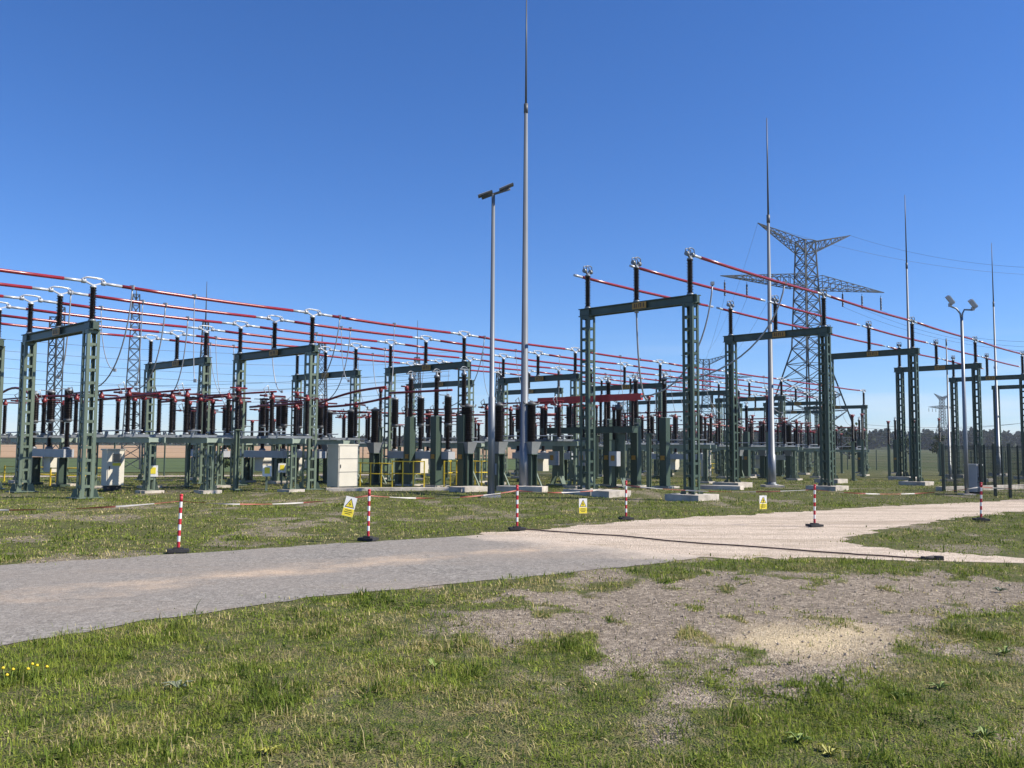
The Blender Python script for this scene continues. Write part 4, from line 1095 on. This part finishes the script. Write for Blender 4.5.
# fields far away (structure)
def field(name, px, m, z, label):
    pl = [(ground(*q).x, ground(*q).y) for q in px]; sheet(name, pl, z, m, 0.0, label)
def fmat(n_, a, b, sc_, st=None):
    t = NT(n_); return t.out(t.mix(t.noise(sc_, 5, .6, st), a, b))
field('stubble_field', [(-600, 457.0), (-200, 457.5), (340, 458.2), (560, 459), (560, 450.6), (340, 449.0), (-200, 446.3), (-600, 444.6)], fmat('tan_stubble', (.34, .225, .13), (.42, .29, .17), .02), .05, 'tan stubble field beyond the switchyard')
field('crop_field', [(-600, 473.5), (-100, 473.5), (330, 472), (560, 469), (560, 460), (330, 459.2), (-200, 458.5), (-600, 458)], fmat('green_crop', (.07, .105, .035), (.095, .125, .05), .03), .04, 'green crop field before the tan stubble')
field('service_path', [(-300, 478), (120, 477.5), (420, 475.5), (420, 474.2), (120, 476), (-300, 476.2)], fmat('pale_path', (.36, .31, .25), (.42, .36, .3), .3), .03, 'pale service path along the perimeter')

# ------------------------------------------------------------------ grass (real blades)
def blades(name, n, sampler, lmin, lmax, wmin, wmax, label, dens=1.0, greens=None, hard_edge=True, lean=.6):
    x, y = sampler(n)
    bm0 = bare_mask(x, y); h0, hd = hgt(x, y)
    clump = fbm(x * 1.3, y * 1.3, 61, 3); tuft = fbm(x * 5, y * 5, 67, 2)
    thin = np.clip((fbm(x * 1.7, y * 1.7, 97, 3) - .30) * 3.2, .4, 1)
    keep = RNG.random(n) < thin * np.clip((1 - bm0 * 1.06) * (.30 + 1.15 * np.clip((tuft - .25) * 1.7, 0, 1)), 0.012, 1)
    inr = np.zeros(n, bool)
    for P_, tol, jj in ((ROAD, .03, .5), (TRACK, .0, 1.6)):
        e_ = edist(x + (fbm(x * 2.2, y * 2.2, 71) - .5) * jj, y + (fbm(x * 2.2, y * 2.2, 73) - .5) * jj, P_); inr |= (e_ > tol) & ~((e_ < .6) & (RNG.random(n) < .02))
    keep &= ~inr
    x, y, z, clump, tuft, bm0 = x[keep], y[keep], h0[keep], clump[keep], tuft[keep], bm0[keep]; m = len(x)
    big = np.clip((fbm(x * 3.9, y * 3.9, 91, 2) - .60) * 5, 0, 1)
    L_ = (lmin + (lmax - lmin) * RNG.random(m) ** 1.9) * np.where(RNG.random(m) < .03, 1.9, 1) * (.38 + .9 * clump + .5 * big) * (1 - .5 * bm0)
    w_ = (wmin + (wmax - wmin) * RNG.random(m)) * (1 + .5 * big)
    az = RNG.random(m) * 2 * math.pi; ln = lean * (.2 + 1.7 * RNG.random(m) ** 1.2) * L_
    dx, dy = np.cos(az) * ln, np.sin(az) * ln; fa = az + math.pi / 2 + (RNG.random(m) - .5); wx, wy = np.cos(fa) * w_ / 2, np.sin(fa) * w_ / 2
    up = np.sqrt(np.maximum(L_ ** 2 - (ln * .85) ** 2, (L_ * .22) ** 2))
    co = np.empty((m, 5, 3), np.float32)
    co[:, 0] = np.stack([x - wx, y - wy, z - .01], -1); co[:, 1] = np.stack([x + wx, y + wy, z - .01], -1)
    co[:, 2] = np.stack([x + wx * .8 + dx * .35, y + wy * .8 + dy * .35, z + up * .6], -1); co[:, 3] = np.stack([x - wx * .8 + dx * .35, y - wy * .8 + dy * .35, z + up * .6], -1)
    co[:, 4] = np.stack([x + dx, y + dy, z + up], -1)
    b = (np.arange(m) * 5)[:, None]
    li = np.concatenate([b + np.array([[0, 1, 2, 3]]), b + np.array([[3, 2, 4]])], 1).ravel()
    me = bpy.data.meshes.new(name); me.vertices.add(m * 5); me.vertices.foreach_set('co', co.ravel())
    me.loops.add(m * 7); me.loops.foreach_set('vertex_index', li.astype(np.int32)); me.polygons.add(m * 2)
    st = (np.arange(m) * 7)[:, None] + np.array([[0, 4]]); me.polygons.foreach_set('loop_start', st.ravel().astype(np.int32)); me.polygons.foreach_set('loop_total', np.tile([4, 3], m).astype(np.int32))
    me.update()
    pat = .55 * fbm(x * .45, y * .45, 81, 3) + .45 * fbm(x * 2.6, y * 2.2, 83, 2); r_ = RNG.random(m)
    dry = np.clip((pat - .48) * 3.4 + .10 + (y > 15) * .02 + bm0 * .2 - .25 * big, 0.04, .75); isdry = r_ < dry
    g1 = np.array([.37, .42, .07]); g2 = np.array([.175, .26, .036]); g3 = np.array([.07, .125, .02]); d1 = np.array([.66, .57, .29]); d2 = np.array([.42, .36, .13])
    k = RNG.random((m, 1)); colr = g1 * k + g2 * (1 - k); colr = colr * (1 - .6 * big[:, None]) + g3 * .6 * big[:, None]
    colr = np.where(isdry[:, None], d1 * k + d2 * (1 - k), colr); colr *= (.7 + .5 * RNG.random((m, 1))) * (.75 + .5 * fbm(x * 6, y * 6, 87, 2))[:, None]
    rgba = np.ones((m, 5, 4), np.float32); rgba[:, :, :3] = colr[:, None, :]
    a = me.attributes.new('tint', 'FLOAT_COLOR', 'POINT'); a.data.foreach_set('color', rgba.ravel())
    me.materials.append(M['blades']); o = bpy.data.objects.new(name, me); COL.objects.link(o)
    tag(o, label, 'grass', None, 'stuff'); return o
def wedge(y0, y1, pw=1.0, mg=.66):
    def f(n):
        u = RNG.random(n); y = y0 + (y1 - y0) * u ** pw; x = (RNG.random(n) * 2 - 1) * y * mg; return x, y
    return f
def wedge_uniform(y0, y1, mg=.66):
    def f(n):
        u = RNG.random(n); y = np.sqrt(y0 * y0 + (y1 * y1 - y0 * y0) * u); x = (RNG.random(n) * 2 - 1) * y * mg; return x, y
    return f
blades('grass', 260000, wedge_uniform(4.2, 9.0, .70), .02, .095, .003, .007, 'green and straw coloured grass nearest the camera', lean=.95)
blades('grass', 190000, wedge_uniform(9.0, 15, .68), .02, .10, .005, .011, 'patchy grass along the near road edge', lean=.95)
blades('grass', 210000, wedge_uniform(14, 30, .66), .025, .09, .008, .018, 'dry grass strip between road and switchgear', lean=.9)
blades('grass', 220000, wedge_uniform(28, 60, .66), .03, .10, .010, .026, 'thin grass among the switchgear footings')

blades('grass', 120000, wedge_uniform(4.2, 11.0, .70), .02, .06, .006, .014, 'low broad turf leaves under the taller grass', lean=1.9)
blades('grass', 90000, wedge_uniform(10, 28, .68), .03, .07, .012, .028, 'low matted turf on both sides of the road', lean=1.9)
# broad-leaf weeds: rosettes
def weed(px, py, s_, label, cols, n=9, flower=False):
    p = ground(px, py); mb = MB()
    for k in range(n):
        a = 2 * math.pi * k / n + random.uniform(-.3, .3); L_ = s_ * random.uniform(.7, 1.2); w_ = L_ * .30; up = random.uniform(.35, .9)
        d = Vector((math.cos(a), math.sin(a), 0)); s2 = Vector((-d.y, d.x, 0))
        A = Vector((0, 0, .0)); B = d * L_ * .5 + Vector((0, 0, L_ * up * .55)); C = d * L_ + Vector((0, 0, L_ * up * .6))
        mb.add([A - s2 * w_ * .15, A + s2 * w_ * .15, B + s2 * w_ * .5 + Vector((0, 0, .01)), B, B - s2 * w_ * .5 + Vector((0, 0, .01)), C], [(0, 3, 4), (0, 1, 3), (1, 2, 3), (3, 2, 5), (4, 3, 5)])
    root = empty('weed', (p.x, p.y, hgt(np.array([p.x]), np.array([p.y]))[0][0]))
    mb.build('leaves', cols, root)
    if flower:
        for k in range(4):
            q = Vector((random.uniform(-.09, .09), random.uniform(-.09, .09), random.uniform(.07, .13)))
            fb = MB(); fb.tube([(q.x * .4, q.y * .4, 0), q], .003, 4); fb.build('stalk', cols, root)
            fb = MB(); fb.lathe([(.004, q.z - .004), (.013, q.z + .003), (.011, q.z + .009), (.004, q.z + .016)], (q.x, q.y, 0), 8); fb.build('flower', M['ygreen'], root)
    tag(root, label, 'weed', 'small weeds in the grass')
wl = mat('weed_leaf', (.15, .22, .03), .6, 0, .2, 9); wl2 = mat('yellowing_leaf', (.30, .30, .04), .6, 0, .2, 9); wl3 = mat('grey_green_leaf', (.17, .2, .13), .7, 0, .2, 9)
weed(8, 686, .07, 'small weed with several yellow flowers at the left edge', wl, 7, True)
weed(36, 678, .06, 'smaller yellow flowered weed beside the larger one by the road', wl, 8, True)
for (x, y, s_, l, c_) in [(800, 742, .09, 'broad leaved green weed in the corner grass, foremost', wl), (830, 752, .09, 'yellowing broad leaved weed beside a dirt spot', wl2), (985, 735, .09, 'broad leaved green weed near the right corner', wl),
                          (940, 690, .08, 'bright green leafy weed below the gravel patch', wl), (900, 700, .07, 'low leafy weed left of the bright green one', wl), (1005, 655, .10, 'leafy weed at the right edge below the gravel patch', wl),
                          (178, 692, .12, 'grey green thistle like weed in the left grass', wl3), (435, 668, .1, 'dark leafy weed right of a bare patch', wl), (270, 758, .08, 'yellow green weed at the bottom edge', wl2), (1000, 590, .11, 'low leafy clump on the gravel patch edge', wl3)]:
    weed(x, y, s_, l, c_)
# pebbles on bare ground
def pebbles(n):
    y = np.sqrt(5.0 ** 2 + (15 ** 2 - 25) * RNG.random(n)); x = (RNG.random(n) * 2 - 1) * y * .66
    k = (bare_mask(x, y) > .55); inr = np.zeros(n, bool)
    for P_ in (ROAD, TRACK): inr |= edist(x, y, P_) > .05
    k &= ~inr | (RNG.random(n) < .08); x, y = x[k], y[k]; z = hgt(x, y)[0]; mb = MB()
    for i in range(len(x)):
        r_ = .004 + .018 * RNG.random() ** 5; a = RNG.random() * 6.28; c_ = Vector((x[i], y[i], z[i]))
        vs = []
        for (ux, uy, uz) in ((1, 0, 0), (.2, 1, .1), (-1, .1, 0), (-.1, -1, .05), (0, 0, .75), (0, 0, -.5)):
            q = Vector((ux, uy, uz)) * r_ * random.uniform(.75, 1.2); vs.append(c_ + Vector((q.x * math.cos(a) - q.y * math.sin(a), q.x * math.sin(a) + q.y * math.cos(a), q.z)))
        mb.add(vs, [(0, 1, 4), (1, 2, 4), (2, 3, 4), (3, 0, 4), (1, 0, 5), (2, 1, 5), (3, 2, 5), (0, 3, 5)])
    o = mb.build('gravel', mat('pebble_stone', (.31, .262, .205), .9, 0, .4, 30)); tag(o, 'loose pebbles on the bare gravel patch', 'gravel', None, 'stuff')
pebbles(14000)

# ------------------------------------------------------------------ trees
def leaf_cloud(cx, cy, cz, rx, rz, n, sz, shape='round'):
    out = []
    cl = [(random.gauss(0, .38), random.gauss(0, .38), random.uniform(-.8, .85)) for _ in range(max(5, n // 22))]
    for i in range(n):
        a = random.choice(cl); k = (1 - abs(a[2]) * .55) if shape == 'round' else (1 - (a[2] + 1) / 2 * .92)
        q = Vector((cx + (a[0] * k * 1.5 + random.gauss(0, .17)) * rx, cy + (a[1] * k * 1.5 + random.gauss(0, .17)) * rx, cz + (a[2] + random.gauss(0, .14)) * rz))
        u = Vector((random.gauss(0, 1), random.gauss(0, 1), random.gauss(0, .7))).normalized(); v_ = u.cross(Vector((random.gauss(0, 1), random.gauss(0, 1), random.gauss(0, 1)))).normalized()
        s_ = sz * random.uniform(.6, 1.3); out.append((q - u * s_ * .5, q + v_ * s_ * .6, q + u * s_ * .5, q - v_ * s_ * .6))
    return out
def leaf_mesh(name, quads, tints, parent=None, loc=None):
    mb = MB()
    for q in quads: mb.quad(*q)
    o = mb.build(name, M['leafy'], parent, loc); a = o.data.attributes.new('tint', 'FLOAT_COLOR', 'POINT')
    arr = np.ones((len(quads), 4, 4), np.float32); arr[:, :, :3] = np.array(tints)[:, None, :]; a.data.foreach_set('color', arr.ravel()); return o
def tree(px, Y_, h, w, label, base=(.05, .075, .03), n=420, name='tree'):
    p = at_Y(px, 450, Y_); root = empty(name, (p.x, p.y, gz(Y_)))
    tb = MB(); tb.tube([(0, 0, -.2), (0, 0, h * .3), (.02 * h, 0, h * .7)], [h * .03, h * .022, h * .008], 8)
    for k in range(5): a = k * 1.26; tb.tube([(0, 0, h * (.22 + .07 * k)), (math.cos(a) * w * .3, math.sin(a) * w * .3, h * (.45 + .08 * k))], [h * .012, h * .004], 5)
    tb.build('trunk', M['bark'], root)
    q = leaf_cloud(0, 0, h * .57, w * .5, h * .42, n, h * .085); leaf_mesh('crown', q, [np.array(base) * random.uniform(.7, 1.35) for _ in q], root)
    tag(root, label, 'tree', 'trees and bushes on the field')
tree(849, 175, 6.5, 5.5, 'small round tree beside the big pylon\'s leg', n=520)
tree(906, 210, 4.6, 5.0, 'dark bush just left of the third tall portal\'s columns')
tree(938, 200, 5.2, 4.2, 'small tree on the field left of the fence corner')
tree(590, 190, 4.5, 4.5, 'dark bush seen through the first tall portal')
tree(714, 165, 5.0, 4.5, 'round dark tree behind the first tall portal\'s near column')
tree(232, 62, 2.6, 2.6, 'dark bush by the perimeter fence left of the second front portal')
tree(740, 240, 6, 6, 'dark tree left of the second tall portal')
def forest():
    Q, T = [], []
    def one(x, y, h, w, con, base):
        z = fz(x, y) - h * .12; n = 60
        q = leaf_cloud(x, y, z + h * .52, w * .5, h * .47, n, h * .21, 'cone' if con else 'round'); Q.extend(q)
        b = np.array(base) * random.uniform(.75, 1.25); T.extend([b * random.uniform(.75, 1.25) for _ in q])
    for i in range(3600):
        px = random.uniform(-700, 1750); row = random.random(); 
        rightness = min(1, max(0, (px - 480) / 380)) 
        Y_ = 560 + row * 240 if rightness > .3 or random.random() < .5 else random.uniform(700, 1000)
        x = (px - 512) / F * Y_
        h = random.uniform(9, 14) if rightness > .3 else random.uniform(6, 9.5)
        con = random.random() < .45
        one(x, Y_, h, h * random.uniform(.5, .8) * (.7 if con else 1.0), con, (.020, .034, .018) if con else (.028, .045, .02))
    o = leaf_mesh('forest', Q, T); tag(o, 'dark mixed forest along the horizon', 'forest', None, 'stuff')
def hill(x, Y_):
    px = x / Y_ * F + 512; r_ = min(1, max(0, (px - 560) / 360)); r_ = r_ * r_ * (3 - 2 * r_)
    return r_ * 6.0 * min(1, max(0, (Y_ - 555) / 200)) * (.75 + .25 * math.sin(px * .02 + 1))
def fz(x, y): return gz(y) + hill(x, y)
# wooded rise on the right
hx = np.arange(-700, 1700, 20.0); hy = np.concatenate([np.arange(550, 830, 12.0), np.arange(840, 1500, 60.0)])
HX, HY = np.meshgrid(hx, hy); HZ = np.vectorize(fz)(HX, np.minimum(HY, 800)) + .06
th = NT('forest_floor'); mh = th.out(th.mix(th.noise(.05, 4), (.03, .045, .02), (.05, .06, .03)))
ho = grid_mesh('hill', HX, HY, HZ, [mh], {}); tag(ho, 'low wooded rise on the horizon', None, None, 'structure')
forest()

# ------------------------------------------------------------------ haze
hb = MB(); hb.box((0, 560, 20), (3400, 1400, 60)); 
hz = hb.build('haze', []) if False else None
USE_HAZE = True
if USE_HAZE:
    hb = MB(); hb.box((0, 600, 18.5), (3200, 1500, 45)); m = bpy.data.materials.new('air'); m.use_nodes = True; nt = m.node_tree
    nt.nodes.remove(nt.nodes['Principled BSDF']); pv = nt.nodes.new('ShaderNodeVolumePrincipled'); pv.inputs['Color'].default_value = (.80, .88, 1, 1); pv.inputs['Density'].default_value = 0.00018; pv.inputs['Anisotropy'].default_value = .2
    nt.links.new(pv.outputs[0], nt.nodes['Material Output'].inputs['Volume'])
    hz = hb.build('haze', m); tag(hz, 'thin blue summer haze over the fields', 'haze', None, 'stuff')

# ------------------------------------------------------------------ light
SUN_EL = R(43); SUN_DIR = Vector((.985, -.14, 0)).normalized() * math.cos(SUN_EL) + Vector((0, 0, math.sin(SUN_EL)))
wd = bpy.data.worlds.new('World'); sc.world = wd; wd.use_nodes = True; nt = wd.node_tree; bg = nt.nodes['Background']
sky = nt.nodes.new('ShaderNodeTexSky'); sky.sky_type = 'NISHITA'; sky.sun_disc = False; sky.sun_elevation = SUN_EL
sky.sun_rotation = math.atan2(SUN_DIR.x, SUN_DIR.y); sky.altitude = 500; sky.air_density = 1.0; sky.dust_density = 0; sky.ozone_density = 5.0
hs = nt.nodes.new('ShaderNodeHueSaturation'); hs.inputs['Saturation'].default_value = 1.15; nt.links.new(sky.outputs[0], hs.inputs['Color'])
tn = nt.nodes.new('ShaderNodeMix'); tn.data_type = 'RGBA'; tn.blend_type = 'MULTIPLY'; tn.inputs[0].default_value = 1; tn.inputs[7].default_value = (.74, .825, 1.06, 1)
nt.links.new(hs.outputs[0], tn.inputs[6])
tc = nt.nodes.new('ShaderNodeTexCoord'); mp = nt.nodes.new('ShaderNodeMapping'); mp.inputs['Scale'].default_value = (2.2, 2.2, 26); mp.inputs['Rotation'].default_value = (0, R(2), 0); nt.links.new(tc.outputs['Generated'], mp.inputs['Vector'])
cn = nt.nodes.new('ShaderNodeTexNoise'); cn.inputs['Scale'].default_value = 1.6; cn.inputs['Detail'].default_value = 7; nt.links.new(mp.outputs['Vector'], cn.inputs['Vector'])
cr = nt.nodes.new('ShaderNodeValToRGB'); cr.color_ramp.elements[0].position = .50; cr.color_ramp.elements[0].color = (0, 0, 0, 1); cr.color_ramp.elements[1].position = .78; cr.color_ramp.elements[1].color = (.95, .95, .95, 1); nt.links.new(cn.outputs['Fac'], cr.inputs['Fac'])
sx = nt.nodes.new('ShaderNodeSeparateXYZ'); nt.links.new(tc.outputs['Generated'], sx.inputs[0])
zr_ = nt.nodes.new('ShaderNodeValToRGB'); zr_.color_ramp.elements[0].position = .0; zr_.color_ramp.elements[0].color = (.8, .8, .8, 1); zr_.color_ramp.elements[1].position = .13; zr_.color_ramp.elements[1].color = (0, 0, 0, 1); nt.links.new(sx.outputs['Z'], zr_.inputs['Fac'])
mm = nt.nodes.new('ShaderNodeMath'); mm.operation = 'MULTIPLY'; nt.links.new(cr.outputs['Color'], mm.inputs[0]); nt.links.new(zr_.outputs['Color'], mm.inputs[1])
cm_ = nt.nodes.new('ShaderNodeMix'); cm_.data_type = 'RGBA'; nt.links.new(mm.outputs[0], cm_.inputs[0]); nt.links.new(tn.outputs[2], cm_.inputs[6]); cm_.inputs[7].default_value = (6.2, 6.5, 6.8, 1); nt.links.new(cm_.outputs[2], bg.inputs['Color']); bg.inputs['Strength'].default_value = .1
sl = bpy.data.lights.new('sun', 'SUN'); sl.energy = 5.0; sl.angle = R(.53); sl.color = (1, .91, .78)
so = bpy.data.objects.new('sun', sl); COL.objects.link(so); so.rotation_euler = (-SUN_DIR).to_track_quat('-Z', 'Y').to_euler()
sc.view_settings.view_transform = 'Standard'; sc.view_settings.look = 'None'; sc.view_settings.gamma = 1; sc.view_settings.use_curve_mapping = False
sc.view_settings.exposure = 0.55
sc.cycles.volume_bounces = 1; sc.cycles.max_bounces = 6; sc.cycles.volume_max_steps = 32
